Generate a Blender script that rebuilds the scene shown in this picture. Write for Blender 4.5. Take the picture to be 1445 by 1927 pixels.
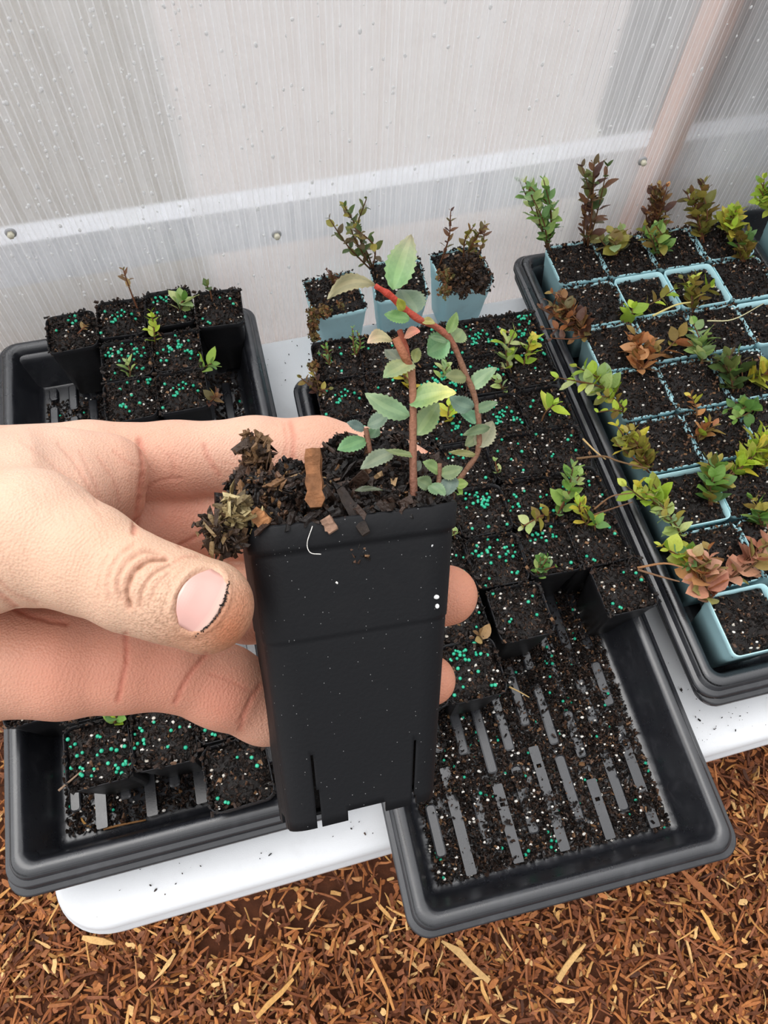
import bpy, math, random
import numpy as np
from mathutils import Vector, Matrix

# ------------------------------------------------------------------ camera, light, exposure
scene = bpy.context.scene
for o in list(bpy.data.objects):
    bpy.data.objects.remove(o)
COL = scene.collection
W, H, F = 1445.0, 1927.0, 1391.7
T = 0.72                       # table top above the mulch floor
CH = 0.73                      # camera above the table top
PITCH, ROLL, YAW = math.radians(27.77), math.radians(3.87), math.radians(-18.25)


def rmat(axis, a):
    c, s = math.cos(a), math.sin(a)
    if axis == 'x':
        return np.array([[1, 0, 0], [0, c, -s], [0, s, c]])
    return np.array([[c, -s, 0], [s, c, 0], [0, 0, 1]])


RC = rmat('z', YAW) @ rmat('x', PITCH) @ rmat('z', ROLL)
CAM = np.array([0, 0, T + CH])
cam_data = bpy.data.cameras.new('camera')
cam = bpy.data.objects.new('camera', cam_data)
COL.objects.link(cam)
M4 = Matrix([list(RC[i]) + [CAM[i]] for i in range(3)] + [[0, 0, 0, 1]])
cam.matrix_world = M4
cam_data.sensor_fit = 'VERTICAL'
cam_data.sensor_height = 36.0
cam_data.sensor_width = 36.0 * W / H
cam_data.lens = F / H * 36.0
cam_data.clip_start = 0.01
scene.camera = cam

scene.view_settings.view_transform = 'Standard'
scene.view_settings.look = 'None'
scene.view_settings.gamma = 1.0
scene.view_settings.use_curve_mapping = False
scene.view_settings.exposure = 0.37

world = bpy.data.worlds.new('overcast_sky')
scene.world = world
world.use_nodes = True
nt = world.node_tree
nt.nodes.clear()
wo = nt.nodes.new('ShaderNodeOutputWorld')
bg = nt.nodes.new('ShaderNodeBackground')
tc = nt.nodes.new('ShaderNodeTexCoord')
dp = nt.nodes.new('ShaderNodeVectorMath')
dp.operation = 'DOT_PRODUCT'
dp.inputs[1].default_value = (-0.22, 0.62, 0.75)
mr = nt.nodes.new('ShaderNodeMapRange')
mr.inputs['From Min'].default_value = -0.75
mr.inputs['From Max'].default_value = 1.0
mr.inputs['To Min'].default_value = 0.22
mr.inputs['To Max'].default_value = 1.75
rgb = nt.nodes.new('ShaderNodeRGB')
rgb.outputs[0].default_value = (0.985, 0.988, 1.0, 1)
nt.links.new(tc.outputs['Generated'], dp.inputs[0])
nt.links.new(dp.outputs['Value'], mr.inputs['Value'])
nt.links.new(mr.outputs[0], bg.inputs['Strength'])
nt.links.new(rgb.outputs[0], bg.inputs['Color'])
nt.links.new(bg.outputs[0], wo.inputs['Surface'])

sun_d = bpy.data.lights.new('hazy_sun', 'SUN')
sun_d.energy = 1.1
sun_d.angle = math.radians(50)
sun_d.color = (1.0, 0.97, 0.93)
sun = bpy.data.objects.new('hazy_sun', sun_d)
COL.objects.link(sun)
sun.rotation_euler = Vector((0.30, -0.30, -0.9)).to_track_quat('-Z', 'Y').to_euler()


# ------------------------------------------------------------------ helpers
def ray(px, py):
    return RC @ np.array([(px - W / 2) / F, -(py - H / 2) / F, -1.0])


def at(px, py, d):             # world point seen at pixel, d metres along the lens axis
    return CAM + ray(px, py) * d


def onz(px, py, z):
    r = ray(px, py)
    return CAM + r * ((z - CAM[2]) / r[2])


def ony(px, py, y):
    r = ray(px, py)
    return CAM + r * ((y - CAM[1]) / r[1])


def lin(c):                    # sRGB 0-255 -> linear
    out = []
    for v in c[:3]:
        v = v / 255.0
        out.append(v / 12.92 if v <= 0.04045 else ((v + 0.055) / 1.055) ** 2.4)
    return tuple(out)


rnd = random.Random(11)
rng = np.random.default_rng(5)


def rot3(r=None):
    q = rng.normal(size=4)
    q /= np.linalg.norm(q)
    w, x, y, z = q
    return np.array([[1 - 2 * (y * y + z * z), 2 * (x * y - z * w), 2 * (x * z + y * w)],
                     [2 * (x * y + z * w), 1 - 2 * (x * x + z * z), 2 * (y * z - x * w)],
                     [2 * (x * z - y * w), 2 * (y * z + x * w), 1 - 2 * (x * x + y * y)]])


class MB:
    def __init__(s):
        s.v, s.f, s.c, s.m, s.n, s.sm = [], [], [], [], 0, []

    def add(s, v, f, col=(1, 1, 1), mi=0, smooth=True):
        b = s.n
        s.v.append(np.asarray(v, float).reshape(-1, 3))
        s.n += len(s.v[-1])
        for q in f:
            s.f.append([i + b for i in q])
            s.c.append(col)
            s.m.append(mi)
            s.sm.append(smooth)

    def mesh(s, name, mats, off=None):
        me = bpy.data.meshes.new(name)
        v = np.concatenate(s.v)
        if off is not None:
            v = off(v)
        me.from_pydata(v.tolist(), [], s.f)
        for m in (mats if isinstance(mats, (list, tuple)) else [mats]):
            me.materials.append(m)
        me.polygons.foreach_set('material_index', s.m)
        me.polygons.foreach_set('use_smooth', s.sm)
        ca = me.color_attributes.new('Col', 'FLOAT_COLOR', 'CORNER')
        lens = np.array([len(q) for q in s.f])
        cols = np.repeat(np.array([list(c[:3]) + [1.0] for c in s.c]), lens, axis=0)
        ca.data.foreach_set('color', cols.astype(np.float32).ravel())
        me.update()
        return me

    def build(s, name, mats, parent=None, off=None):
        o = bpy.data.objects.new(name, s.mesh(name, mats, off))
        COL.objects.link(o)
        o.parent = parent
        return o


def tag(o, label=None, cat=None, group=None, kind=None):
    if label:
        o['label'] = label
    if cat:
        o['category'] = cat
    if group:
        o['group'] = group
    if kind:
        o['kind'] = kind
    return o


def empty(name, loc, rz=0.0):
    o = bpy.data.objects.new(name, None)
    o.empty_display_size = 0.02
    COL.objects.link(o)
    o.location = [float(q) for q in loc]
    o.rotation_euler = (0, 0, rz)
    return o


def inst(mesh, name, parent):
    o = bpy.data.objects.new(name, mesh)
    COL.objects.link(o)
    o.parent = parent
    return o


def local(root):               # maps world vertices into root's frame
    l = np.array(root.location)
    a = root.rotation_euler[2]
    c, s = math.cos(a), math.sin(a)

    def f(v):
        d = v - l
        return np.stack([c * d[:, 0] + s * d[:, 1], -s * d[:, 0] + c * d[:, 1], d[:, 2]], 1)
    return f


# ------------------------------------------------------------------ materials
class NT:
    def __init__(s, name):
        s.m = bpy.data.materials.new(name)
        s.m.use_nodes = True
        s.t = s.m.node_tree
        s.b = s.t.nodes['Principled BSDF']
        s.out = s.t.nodes['Material Output']

    def n(s, typ, **kw):
        x = s.t.nodes.new(typ)
        for k, v in kw.items():
            if k in x.inputs:
                x.inputs[k].default_value = v
            else:
                setattr(x, k, v)
        return x

    def l(s, a, b):
        s.t.links.new(a, b)


def noise_bump(k, scale, strength, dist=0.001, detail=4.0):
    t = k.n('ShaderNodeTexCoord')
    n = k.n('ShaderNodeTexNoise', Scale=scale, Detail=detail)
    b = k.n('ShaderNodeBump', Strength=strength, Distance=dist)
    k.l(t.outputs['Object'], n.inputs['Vector'])
    k.l(n.outputs['Fac'], b.inputs['Height'])
    k.l(b.outputs[0], k.b.inputs['Normal'])
    return n, b


def attr_mat(name, rough=0.6, spec=0.3, vary=0.25, nscale=400.0, bump=0.4, translucent=0.0, sss=0.0):
    k = NT(name)
    a = k.n('ShaderNodeVertexColor', layer_name='Col')
    n, b = noise_bump(k, nscale, bump)
    mx = k.n('ShaderNodeMapRange')
    mx.inputs['To Min'].default_value = 1 - vary
    mx.inputs['To Max'].default_value = 1 + vary
    k.l(n.outputs['Fac'], mx.inputs['Value'])
    mul = k.n('ShaderNodeVectorMath', operation='SCALE')
    k.l(a.outputs['Color'], mul.inputs[0])
    k.l(mx.outputs[0], mul.inputs['Scale'])
    k.l(mul.outputs[0], k.b.inputs['Base Color'])
    k.b.inputs['Roughness'].default_value = rough
    k.b.inputs['Specular IOR Level'].default_value = spec
    if translucent:
        tr = k.n('ShaderNodeBsdfTranslucent')
        k.l(mul.outputs[0], tr.inputs['Color'])
        ms = k.n('ShaderNodeMixShader', Fac=translucent)
        k.l(k.b.outputs[0], ms.inputs[1])
        k.l(tr.outputs[0], ms.inputs[2])
        k.l(ms.outputs[0], k.out.inputs['Surface'])
    return k.m


def plastic(name, col, rough=0.4, spec=0.5, dust=0.0, dustcol=(0.25, 0.22, 0.2), bump=0.15, dots=False):
    k = NT(name)
    k.b.inputs['Roughness'].default_value = rough
    k.b.inputs['Specular IOR Level'].default_value = spec
    n, b = noise_bump(k, 900.0, bump, 0.0005)
    t = k.n('ShaderNodeTexCoord')
    n2 = k.n('ShaderNodeTexNoise', Scale=45.0, Detail=6.0, Roughness=0.7)
    k.l(t.outputs['Object'], n2.inputs['Vector'])
    r = k.n('ShaderNodeMapRange')
    r.inputs['From Min'].default_value = 0.52
    r.inputs['From Max'].default_value = 0.78
    r.inputs['To Max'].default_value = dust
    k.l(n2.outputs['Fac'], r.inputs['Value'])
    mx = k.n('ShaderNodeMix', data_type='RGBA')
    mx.inputs[6].default_value = (*col, 1)
    mx.inputs[7].default_value = (*dustcol, 1)
    k.l(r.outputs[0], mx.inputs[0])
    last = mx.outputs[2]
    if dots:                   # dried splash specks
        v = k.n('ShaderNodeTexVoronoi', Scale=800.0)
        k.l(t.outputs['Object'], v.inputs['Vector'])
        lt = k.n('ShaderNodeMath', operation='LESS_THAN')
        lt.inputs[1].default_value = 0.10
        k.l(v.outputs['Distance'], lt.inputs[0])
        sp = k.n('ShaderNodeSeparateColor')
        k.l(v.outputs['Color'], sp.inputs[0])
        gt = k.n('ShaderNodeMath', operation='GREATER_THAN')
        gt.inputs[1].default_value = 0.72
        k.l(sp.outputs[0], gt.inputs[0])
        ml = k.n('ShaderNodeMath', operation='MULTIPLY')
        k.l(lt.outputs[0], ml.inputs[0])
        k.l(gt.outputs[0], ml.inputs[1])
        m2 = k.n('ShaderNodeMix', data_type='RGBA')
        m2.inputs[7].default_value = (0.20, 0.20, 0.20, 1)
        k.l(ml.outputs[0], m2.inputs[0])
        k.l(last, m2.inputs[6])
        last = m2.outputs[2]
    k.l(last, k.b.inputs['Base Color'])
    rr_ = k.n('ShaderNodeMapRange')
    rr_.inputs['To Min'].default_value = rough - 0.12
    rr_.inputs['To Max'].default_value = rough + 0.18
    k.l(n2.outputs['Fac'], rr_.inputs['Value'])
    k.l(rr_.outputs[0], k.b.inputs['Roughness'])
    return k.m


MAT_BLACK = plastic('black_plastic', (0.011, 0.011, 0.013), 0.42, 0.35, 0.35, (0.05, 0.042, 0.038))
MAT_POT = plastic('matte_black_pot_plastic', (0.0055, 0.0058, 0.0072), 0.55, 0.22, 0.25, (0.016, 0.015, 0.015), 0.2, True)
MAT_TRAY = plastic('black_tray_plastic', (0.015, 0.016, 0.020), 0.27, 1.0, 0.45, (0.075, 0.076, 0.085))
MAT_BLUE = plastic('light_blue_plastic', lin((190, 234, 241)), 0.45, 0.3, 0.2, (0.25, 0.25, 0.24))
MAT_TABLE = plastic('white_table_plastic', lin((228, 230, 233)), 0.42, 0.35, 0.10, lin((150, 146, 140)), 0.35)
MAT_METAL = plastic('grey_steel', (0.35, 0.35, 0.36), 0.35, 0.6, 0.0)
MAT_SOIL = attr_mat('wet_potting_soil', 0.46, 0.28, 0.45, 700.0, 0.8)
MAT_CHIP = attr_mat('shredded_bark', 0.62, 0.25, 0.40, 260.0, 0.8)
MAT_LEAF = attr_mat('leaf_skin', 0.42, 0.40, 0.18, 500.0, 0.35, 0.22)
MAT_BIGLEAF = attr_mat('serrated_leaf', 0.38, 0.45, 0.32, 170.0, 0.5, 0.20)
MAT_BARK = attr_mat('rough_bark', 0.7, 0.2, 0.75, 420.0, 1.0)
MAT_STEM = attr_mat('woody_stem', 0.6, 0.25, 0.3, 900.0, 0.6)
MAT_GRAN = attr_mat('coated_granule', 0.28, 0.5, 0.06, 300.0, 0.05)
MAT_WOOD = attr_mat('outside_wood', 0.7, 0.2, 0.3, 30.0, 0.3)


def rr(hw, hl, r, n=5):
    p = []
    for cx, cy, a0 in ((hw - r, hl - r, 0), (-hw + r, hl - r, 90), (-hw + r, -hl + r, 180), (hw - r, -hl + r, 270)):
        for i in range(n + 1):
            a = math.radians(a0 + 90.0 * i / n)
            p.append((cx + r * math.cos(a), cy + r * math.sin(a)))
    return p


def loft(mb, rings, col=(1, 1, 1), mi=0, cap0=False, cap1=False, closed=False, smooth=True):
    n = len(rings[0])
    v = np.concatenate([np.asarray(r, float) for r in rings])
    f = []
    k = len(rings)
    for i in range(k if closed else k - 1):
        a, b = i * n, ((i + 1) % k) * n
        for j in range(n):
            j2 = (j + 1) % n
            f.append([a + j, a + j2, b + j2, b + j])
    if cap0:
        f.append(list(range(n))[::-1])
    if cap1:
        f.append(list(range((k - 1) * n, k * n)))
    mb.add(v, f, col, mi, smooth)


BOXF = [[0, 3, 2, 1], [4, 5, 6, 7], [0, 1, 5, 4], [1, 2, 6, 5], [2, 3, 7, 6], [3, 0, 4, 7]]
BOXV = np.array([[-1, -1, -1], [1, -1, -1], [1, 1, -1], [-1, 1, -1], [-1, -1, 1], [1, -1, 1], [1, 1, 1], [-1, 1, 1]], float) * 0.5


def flake(mb, c, size, R, col, jit=0.35, mi=0):
    v = BOXV * (1 + rng.uniform(-jit, jit, (8, 3))) * np.array(size)
    mb.add(v @ R.T + np.asarray(c), BOXF, col, mi, False)


def box(mb, lo, hi, col=(1, 1, 1), mi=0):
    lo, hi = np.array(lo), np.array(hi)
    mb.add((BOXV + 0.5) * (hi - lo) + lo, BOXF, col, mi, False)


def tube(mb, pts, rads, col=(1, 1, 1), n=7, mi=0, cols=None):
    pts = [np.asarray(p, float) for p in pts]
    rings = []
    ref = np.array([0.31, 0.87, 0.38])
    for i, p in enumerate(pts):
        d = pts[min(i + 1, len(pts) - 1)] - pts[max(i - 1, 0)]
        d = d / (np.linalg.norm(d) + 1e-12)
        a = np.cross(d, ref)
        a /= np.linalg.norm(a) + 1e-12
        b = np.cross(d, a)
        r = rads[i] if hasattr(rads, '__len__') else rads
        rings.append([p + r * (math.cos(t) * a + math.sin(t) * b) for t in np.linspace(0, 2 * math.pi, n, endpoint=False)])
    if cols is None:
        loft(mb, rings, col, mi, True, True)
    else:
        for i in range(len(rings) - 1):
            loft(mb, rings[i:i + 2], cols[i], mi, i == 0, i == len(rings) - 2)


def smooth_path(pts, k=5):
    P = [np.asarray(p, float) for p in pts]
    P = [2 * P[0] - P[1]] + P + [2 * P[-1] - P[-2]]
    out = []
    for i in range(1, len(P) - 2):
        for t in np.linspace(0, 1, k, endpoint=False):
            a, b, c, d = P[i - 1], P[i], P[i + 1], P[i + 2]
            out.append(0.5 * ((2 * b) + (c - a) * t + (2 * a - 5 * b + 4 * c - d) * t * t + (3 * b - a - 3 * c + d) * t ** 3))
    out.append(P[-2])
    return out


_ico = None


def ico(mb, c, r, col, mi=0, sc=(1, 1, 1), R=None, jit=0.0):
    global _ico
    if _ico is None:
        import bmesh
        bm = bmesh.new()
        bmesh.ops.create_icosphere(bm, subdivisions=2, radius=1.0)
        _ico = (np.array([v.co[:] for v in bm.verts]), [[v.index for v in f.verts] for f in bm.faces])
        bm.free()
    v = _ico[0] * np.array(sc) * r
    if jit:
        v = v * (1 + rng.uniform(-jit, jit, (len(v), 1)))
    if R is not None:
        v = v @ R.T
    mb.add(v + np.asarray(c), _ico[1], col, mi)


def mixc(a, b, t):
    return tuple(x * (1 - t) + y * t for x, y in zip(a, b))


# ------------------------------------------------------------------ setting: mulch floor, wall, things outside
def ground_mat(name, c0, c1, scale, bump):
    k = NT(name)
    t = k.n('ShaderNodeTexCoord')
    n = k.n('ShaderNodeTexNoise', Scale=scale, Detail=8.0, Roughness=0.7)
    k.l(t.outputs['Object'], n.inputs['Vector'])
    mx = k.n('ShaderNodeMix', data_type='RGBA')
    mx.inputs[6].default_value = (*c0, 1)
    mx.inputs[7].default_value = (*c1, 1)
    k.l(n.outputs['Fac'], mx.inputs[0])
    k.l(mx.outputs[2], k.b.inputs['Base Color'])
    b = k.n('ShaderNodeBump', Strength=bump, Distance=0.01)
    k.l(n.outputs['Fac'], b.inputs['Height'])
    k.l(b.outputs[0], k.b.inputs['Normal'])
    k.b.inputs['Roughness'].default_value = 0.9
    return k.m


mb = MB()
nx, ny = 90, 56
gx, gy = np.meshgrid(np.linspace(-1.6, 2.0, nx), np.linspace(-1.6, 0.652, ny), indexing='ij')
gz = 0.006 * np.sin(gx * 9 + gy * 4) + 0.006 * np.sin(gy * 13 - gx * 5) + rng.uniform(-0.003, 0.003, gx.shape) - 0.018
mb.add(np.stack([gx, gy, gz], -1).reshape(-1, 3),
       [[i * ny + j, (i + 1) * ny + j, (i + 1) * ny + j + 1, i * ny + j + 1] for i in range(nx - 1) for j in range(ny - 1)])
tag(mb.build('floor', ground_mat('bark_floor', lin((52, 28, 16)), lin((128, 72, 40)), 60.0, 1.0)), kind='structure')

# polycarbonate twin-wall sheet: vertical flutes 6 mm apart
WY = 0.660


def wall_mat():
    k = NT('twin_wall_polycarbonate')
    a = k.n('ShaderNodeVertexColor', layer_name='Col')
    t = k.n('ShaderNodeTexCoord')
    mp = k.n('ShaderNodeMapping')
    mp.inputs['Scale'].default_value = (1.0, 1.0, 0.045)
    n = k.n('ShaderNodeTexNoise', Scale=110.0, Detail=5.0, Roughness=0.65)
    k.l(t.outputs['Object'], mp.inputs[0])
    k.l(mp.outputs[0], n.inputs['Vector'])
    n2 = k.n('ShaderNodeTexNoise', Scale=5.0, Detail=3.0)
    k.l(t.outputs['Object'], n2.inputs['Vector'])
    rf = k.n('ShaderNodeBsdfRefraction', Roughness=0.22, IOR=1.12)
    rf.inputs['Color'].default_value = (0.96, 0.97, 0.98, 1)
    tr = k.n('ShaderNodeBsdfTranslucent')
    tr.inputs['Color'].default_value = (0.97, 0.975, 0.985, 1)
    df = k.n('ShaderNodeBsdfDiffuse')
    df.inputs['Color'].default_value = (0.88, 0.885, 0.90, 1)
    gl = k.n('ShaderNodeBsdfGlossy', Roughness=0.25)
    m1 = k.n('ShaderNodeMixShader', Fac=0.45)
    k.l(tr.outputs[0], m1.inputs[1])
    k.l(df.outputs[0], m1.inputs[2])
    sp = k.n('ShaderNodeSeparateColor')
    k.l(a.outputs['Color'], sp.inputs[0])
    ad = k.n('ShaderNodeMath', operation='ADD')
    k.l(sp.outputs[0], ad.inputs[0])
    mrn = k.n('ShaderNodeMapRange')
    mrn.inputs['From Min'].default_value = 0.3
    mrn.inputs['From Max'].default_value = 0.7
    mrn.inputs['To Min'].default_value = -0.12
    mrn.inputs['To Max'].default_value = 0.12
    k.l(n.outputs['Fac'], mrn.inputs['Value'])
    k.l(mrn.outputs[0], ad.inputs[1])
    m2 = k.n('ShaderNodeMixShader')
    k.l(ad.outputs[0], m2.inputs[0])
    k.l(rf.outputs[0], m2.inputs[1])
    k.l(m1.outputs[0], m2.inputs[2])
    m3 = k.n('ShaderNodeMixShader', Fac=0.05)
    k.l(m2.outputs[0], m3.inputs[1])
    k.l(gl.outputs[0], m3.inputs[2])
    k.l(m3.outputs[0], k.out.inputs['Surface'])
    return k.m


mb = MB()
x = -1.3
XSEAM = -0.022
zs = np.linspace(0.0, 1.9, 2)
while x < 1.8:
    p = 0.006
    milky = 0.30 if x < XSEAM else 0.46
    v = milky + rnd.uniform(-0.07, 0.09)
    ribc = (min(0.85, milky + 0.22 + rnd.uniform(0, 0.15)),) * 3
    c = (v, v, v)
    for (x0, x1, y0, cc) in ((x, x + 0.0014, WY - 0.0004, ribc), (x + 0.0014, x + p, WY, c)):
        mb.add([[x0, y0, 0], [x1, y0, 0], [x1, y0, 1.9], [x0, y0, 1.9]], [[0, 1, 2, 3]], cc, 0, False)
        mb.add([[x0, WY + 0.006, 0], [x1, WY + 0.006, 0], [x1, WY + 0.006, 1.9], [x0, WY + 0.006, 1.9]], [[3, 2, 1, 0]], (0.30,) * 3, 0, False)
    x += p
box_edges = [([-1.3, WY, 0], [-1.3, WY + .006, 0], [-1.3, WY + .006, 1.9], [-1.3, WY, 1.9]),
             ([1.8, WY, 0], [1.8, WY + .006, 0], [1.8, WY + .006, 1.9], [1.8, WY, 1.9])]
for e in box_edges:
    mb.add(e, [[0, 1, 2, 3]], (0.6,) * 3, 0, False)
tag(mb.build('wall_back', wall_mat()), kind='structure')

# what stands behind the sheet
mb = MB()
box(mb, (-1.6, WY + .07, T + .065), (2.2, WY + .10, T + .125), lin((205, 206, 212)))
tag(mb.build('trim_1', MAT_WOOD), kind='structure')      # white girt behind the sheet
mb = MB()
xa, xb = ony(1352, 0, WY + .02)[0], ony(1392, 0, WY + .02)[0]
box(mb, (xa, WY + .014, 0), (xb, WY + .044, 2.0), lin((176, 98, 36)))
tag(mb.build('wooden_post', MAT_WOOD), 'upright orange-brown timber post blurred behind the clear wall at right', 'post')
mb = MB()
for i in range(8):
    box(mb, (xb + .012, WY + .20 + .002 * (i % 2), T + .05 + i * .15), (xb + 1.6, WY + .23, T + .05 + i * .15 + .145), mixc(lin((50, 38, 34)), lin((66, 52, 48)), rnd.random()))
box(mb, (xb + .012, WY + .21, 0), (xb + 1.6, WY + .24, T + .05), lin((205, 200, 190)))
tag(mb.build('wooden_fence', MAT_WOOD), 'dark brown plank fence outside, blurred through the wall at far right', 'fence')
mb = MB()
for i in range(14):
    xx = -1.9 + i * .135
    box(mb, (xx, 1.25, 0), (xx + .13, 1.27, 1.35), mixc(lin((205, 196, 180)), lin((176, 164, 148)), rnd.random()))
tag(mb.build('weathered_fence', MAT_WOOD), 'pale weathered board fence outside, blurred through the wall at left', 'fence')
mb = MB()
box(mb, (-4, WY + .1, -.03), (5, 6, 0.0))
tag(mb.build('ground_outside', ground_mat('damp_ground', lin((120, 104, 94)), lin((176, 164, 158)), 4.0, .3)), kind='structure')

# screws with washers holding the sheet to the girt
for px, py, lb in ((20, 437, 'pale screw with a washer in the wall sheet at the far left edge'),
                   (520, 440, 'pale screw with a washer in the wall sheet, middle one above the blue pots'),
                   (1208, 302, 'pale screw with a washer in the wall sheet right of the tall brown seedling')):
    p = ony(px, py, WY)
    r = empty('screw', p)
    tag(r, lb, 'screw', 'screws through the clear wall')
    m = MB()
    yy = [(0.0055, 0.0), (0.0055, -0.0012), (0.0048, -0.0018), (0.0030, -0.0019)]
    loft(m, [[(a * math.cos(t), b - .0005, a * math.sin(t)) for t in np.linspace(0, 6.2832, 20, endpoint=False)] for a, b in yy], cap1=True)
    m.build('washer', MAT_METAL, r)
    m = MB()
    yy = [(0.0036, -0.002), (0.0036, -0.0055), (0.003, -0.0065)]
    loft(m, [[(a * math.cos(t), b - .0005, a * math.sin(t)) for t in np.linspace(0, 6.2832, 6, endpoint=False)] for a, b in yy], cap0=True, cap1=True)
    m.build('head', plastic('pale_screw_head', lin((205, 200, 180)), .4, .5), r)

# condensation on the sheet
kd = NT('water')
kd.b.inputs['Base Color'].default_value = (1, 1, 1, 1)
kd.b.inputs['Roughness'].default_value = 0.03
kd.b.inputs['IOR'].default_value = 1.33
kd.b.inputs['Transmission Weight'].default_value = 0.45
mb = MB()
for i in range(420):
    if i < 190:
        px, py = rnd.uniform(0, 340), rnd.uniform(0, 560)
    else:
        px, py = rnd.uniform(0, 1445), rnd.uniform(0, 560)
    p = ony(px, py, WY - .0006)
    r = rnd.uniform(.0006, .0019)
    ico(mb, p, r, (1, 1, 1), 0, (1, .45, rnd.uniform(.9, 1.6)))
tag(mb.build('condensation', kd.m), 'fine clear water droplets beaded over the inside of the wall', 'water droplets', kind='stuff')

# shredded bark
BARK = [lin(c) for c in ((172, 108, 62), (148, 88, 50), (122, 70, 42), (188, 122, 70), (98, 56, 36), (160, 102, 70), (134, 82, 54), (74, 44, 30))]
PALE = [lin(c) for c in ((214, 164, 100), (196, 140, 80), (226, 184, 124), (186, 132, 84))]


def chip(mb, c, L, w, t, yaw, tilt, roll, col):
    R = rmat('z', yaw) @ np.array([[math.cos(tilt), 0, math.sin(tilt)], [0, 1, 0], [-math.sin(tilt), 0, math.cos(tilt)]]) @ rmat('x', roll)
    n = 3
    v = []
    bend = rnd.uniform(-.12, .12)
    for i in range(n + 1):
        s = i / n - .5
        ww = w * (rnd.uniform(.65, 1.1) if 0 < i < n else rnd.uniform(.15, .8))
        off = rnd.uniform(-.2, .2) * w
        z = bend * L * (s * s * 4 - .5)
        for a, b in ((-1, -1), (1, -1), (1, 1), (-1, 1)):
            v.append((s * L, a * ww * .5 + off, z + b * t * .5 * rnd.uniform(.6, 1.2)))
    f = [[0, 3, 2, 1], [4 * n, 4 * n + 1, 4 * n + 2, 4 * n + 3]]
    for i in range(n):
        for j in range(4):
            f.append([4 * i + j, 4 * i + (j + 1) % 4, 4 * i + 4 + (j + 1) % 4, 4 * i + 4 + j])
    mb.add(np.array(v) @ R.T + np.asarray(c), f, col, 0, False)


mb = MB()
for i in range(24000):
    y = rnd.uniform(-.62, .15)
    x = rnd.uniform(-.62, 1.0)
    if i % 8 == 0:
        x, y = rnd.uniform(-.85, -.20), rnd.uniform(.0, .60)     # beside the table's left end
    if y > -.02 and -.28 < x < .55 and rnd.random() < .7:
        continue
    q = rnd.random()
    col = mixc(rnd.choice(BARK), rnd.choice(BARK), rnd.random()) if q < .83 else rnd.choice(PALE)
    if rnd.random() < .55:
        L, w, t = rnd.uniform(.008, .022), rnd.uniform(.004, .010), rnd.uniform(.001, .004)
    else:
        L, w, t = rnd.uniform(.022, .050), rnd.uniform(.0022, .006), rnd.uniform(.001, .003)
    chip(mb, (x, y, rnd.uniform(-.014, .014)), L, w, t, rnd.uniform(0, 6.28), rnd.gauss(0, .28), rnd.gauss(0, .5), col)
tag(mb.build('bark_mulch', MAT_CHIP), 'reddish brown shredded bark mulch covering the ground in front of the table', 'mulch', kind='stuff')

slivers = [((832, 1768), (920, 1845), 12, (196, 158, 104), 'long straight pale sliver just below the left front corner of the ribbed tray'),
           ((483, 1915), (553, 1843), 10, (205, 156, 92), 'pale straight wood sliver lying on the bark at the bottom middle'),
           ((1046, 1842), (1100, 1776), 11, (214, 172, 112), 'pale pointed sliver on the bark right of the long straight one'),
           ((1320, 1712), (1352, 1768), 10, (220, 170, 96), 'bright yellow sliver on the bark below the right front tray corner'),
           ((1275, 1630), (1368, 1722), 11, (150, 92, 54), 'thick brown root piece by the front right corner of the ribbed tray'),
           ((154, 1764), (216, 1776), 10, (214, 170, 110), 'pale sliver under the rounded white table corner'),
           ((290, 1845), (330, 1795), 7, (220, 180, 120), 'thin pale splinter on the bark at lower left'),
           ((42, 1700), (64, 1690), 6, (196, 150, 100), 'tiny pale splinter beside the left tray front corner'),
           ((1045, 1885), (1080, 1882), 9, (222, 180, 120), 'short pale splinter on the bark at the bottom edge right of centre'),
           ((700, 1800), (742, 1900), 7, (200, 140, 80), 'thin tan splinter pointing down at the bottom middle')]
for (a, b, wpx, col, lb) in slivers:
    A, B = onz(*a, .024), onz(*b, .024)
    d = B - A
    m = MB()
    chip(m, (0, 0, 0), np.linalg.norm(d), wpx / 1000.0, .004, math.atan2(d[1], d[0]), 0, .2, lin(col))
    o = m.build('wood_splinter', MAT_CHIP)
    o.location = (A + B) / 2
    tag(o, lb, 'wood chip', 'pale wood slivers on the mulch')

# ------------------------------------------------------------------ folding table
YF, YR = 0.030, 0.641
XL = onz(88, 1660, T)[0]
tb = empty('folding_table', ((XL + 1.2) / 2, (YF + YR) / 2, 0))
tag(tb, 'white plastic folding table with rounded corners carrying the seedling trays', 'table')
m = MB()
hw, hl = (1.22) / 2, (YR - YF) / 2
tb.location.x = XL + hw
prof = [(.012, T - .045), (.002, T - .045), (0, T - .043), (0, T - .020), (.003, T - .017), (.003, T - .010), (.006, T - .003), (.011, T)]
rings = [[(a, b, z) for a, b in rr(hw - i, hl - i, .050 - i, 10)] for i, z in prof]
loft(m, rings, cap0=True, cap1=True)
m.build('tabletop', MAT_TABLE, tb)
for sx in (-1, 1):
    m = MB()
    xx = sx * (hw - .16)
    tube(m, smooth_path([(xx, -hl + .07, T - .045), (xx, -hl + .07, .25), (xx + sx * .02, -hl + .06, .0)], 6), .0125, n=12)
    m.build('leg', MAT_METAL, tb)
    m = MB()
    tube(m, smooth_path([(xx, hl - .07, T - .045), (xx, hl - .07, .25), (xx + sx * .02, hl - .06, .0)], 6), .0125, n=12)
    m.build('leg', MAT_METAL, tb)
    m = MB()
    tube(m, [(xx, -hl + .07, .30), (xx, hl - .07, .30)], .009, n=10)
    m.build('crossbar', MAT_METAL, tb)

# ------------------------------------------------------------------ trays
TWD, TLN = 0.28, 0.545


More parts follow.
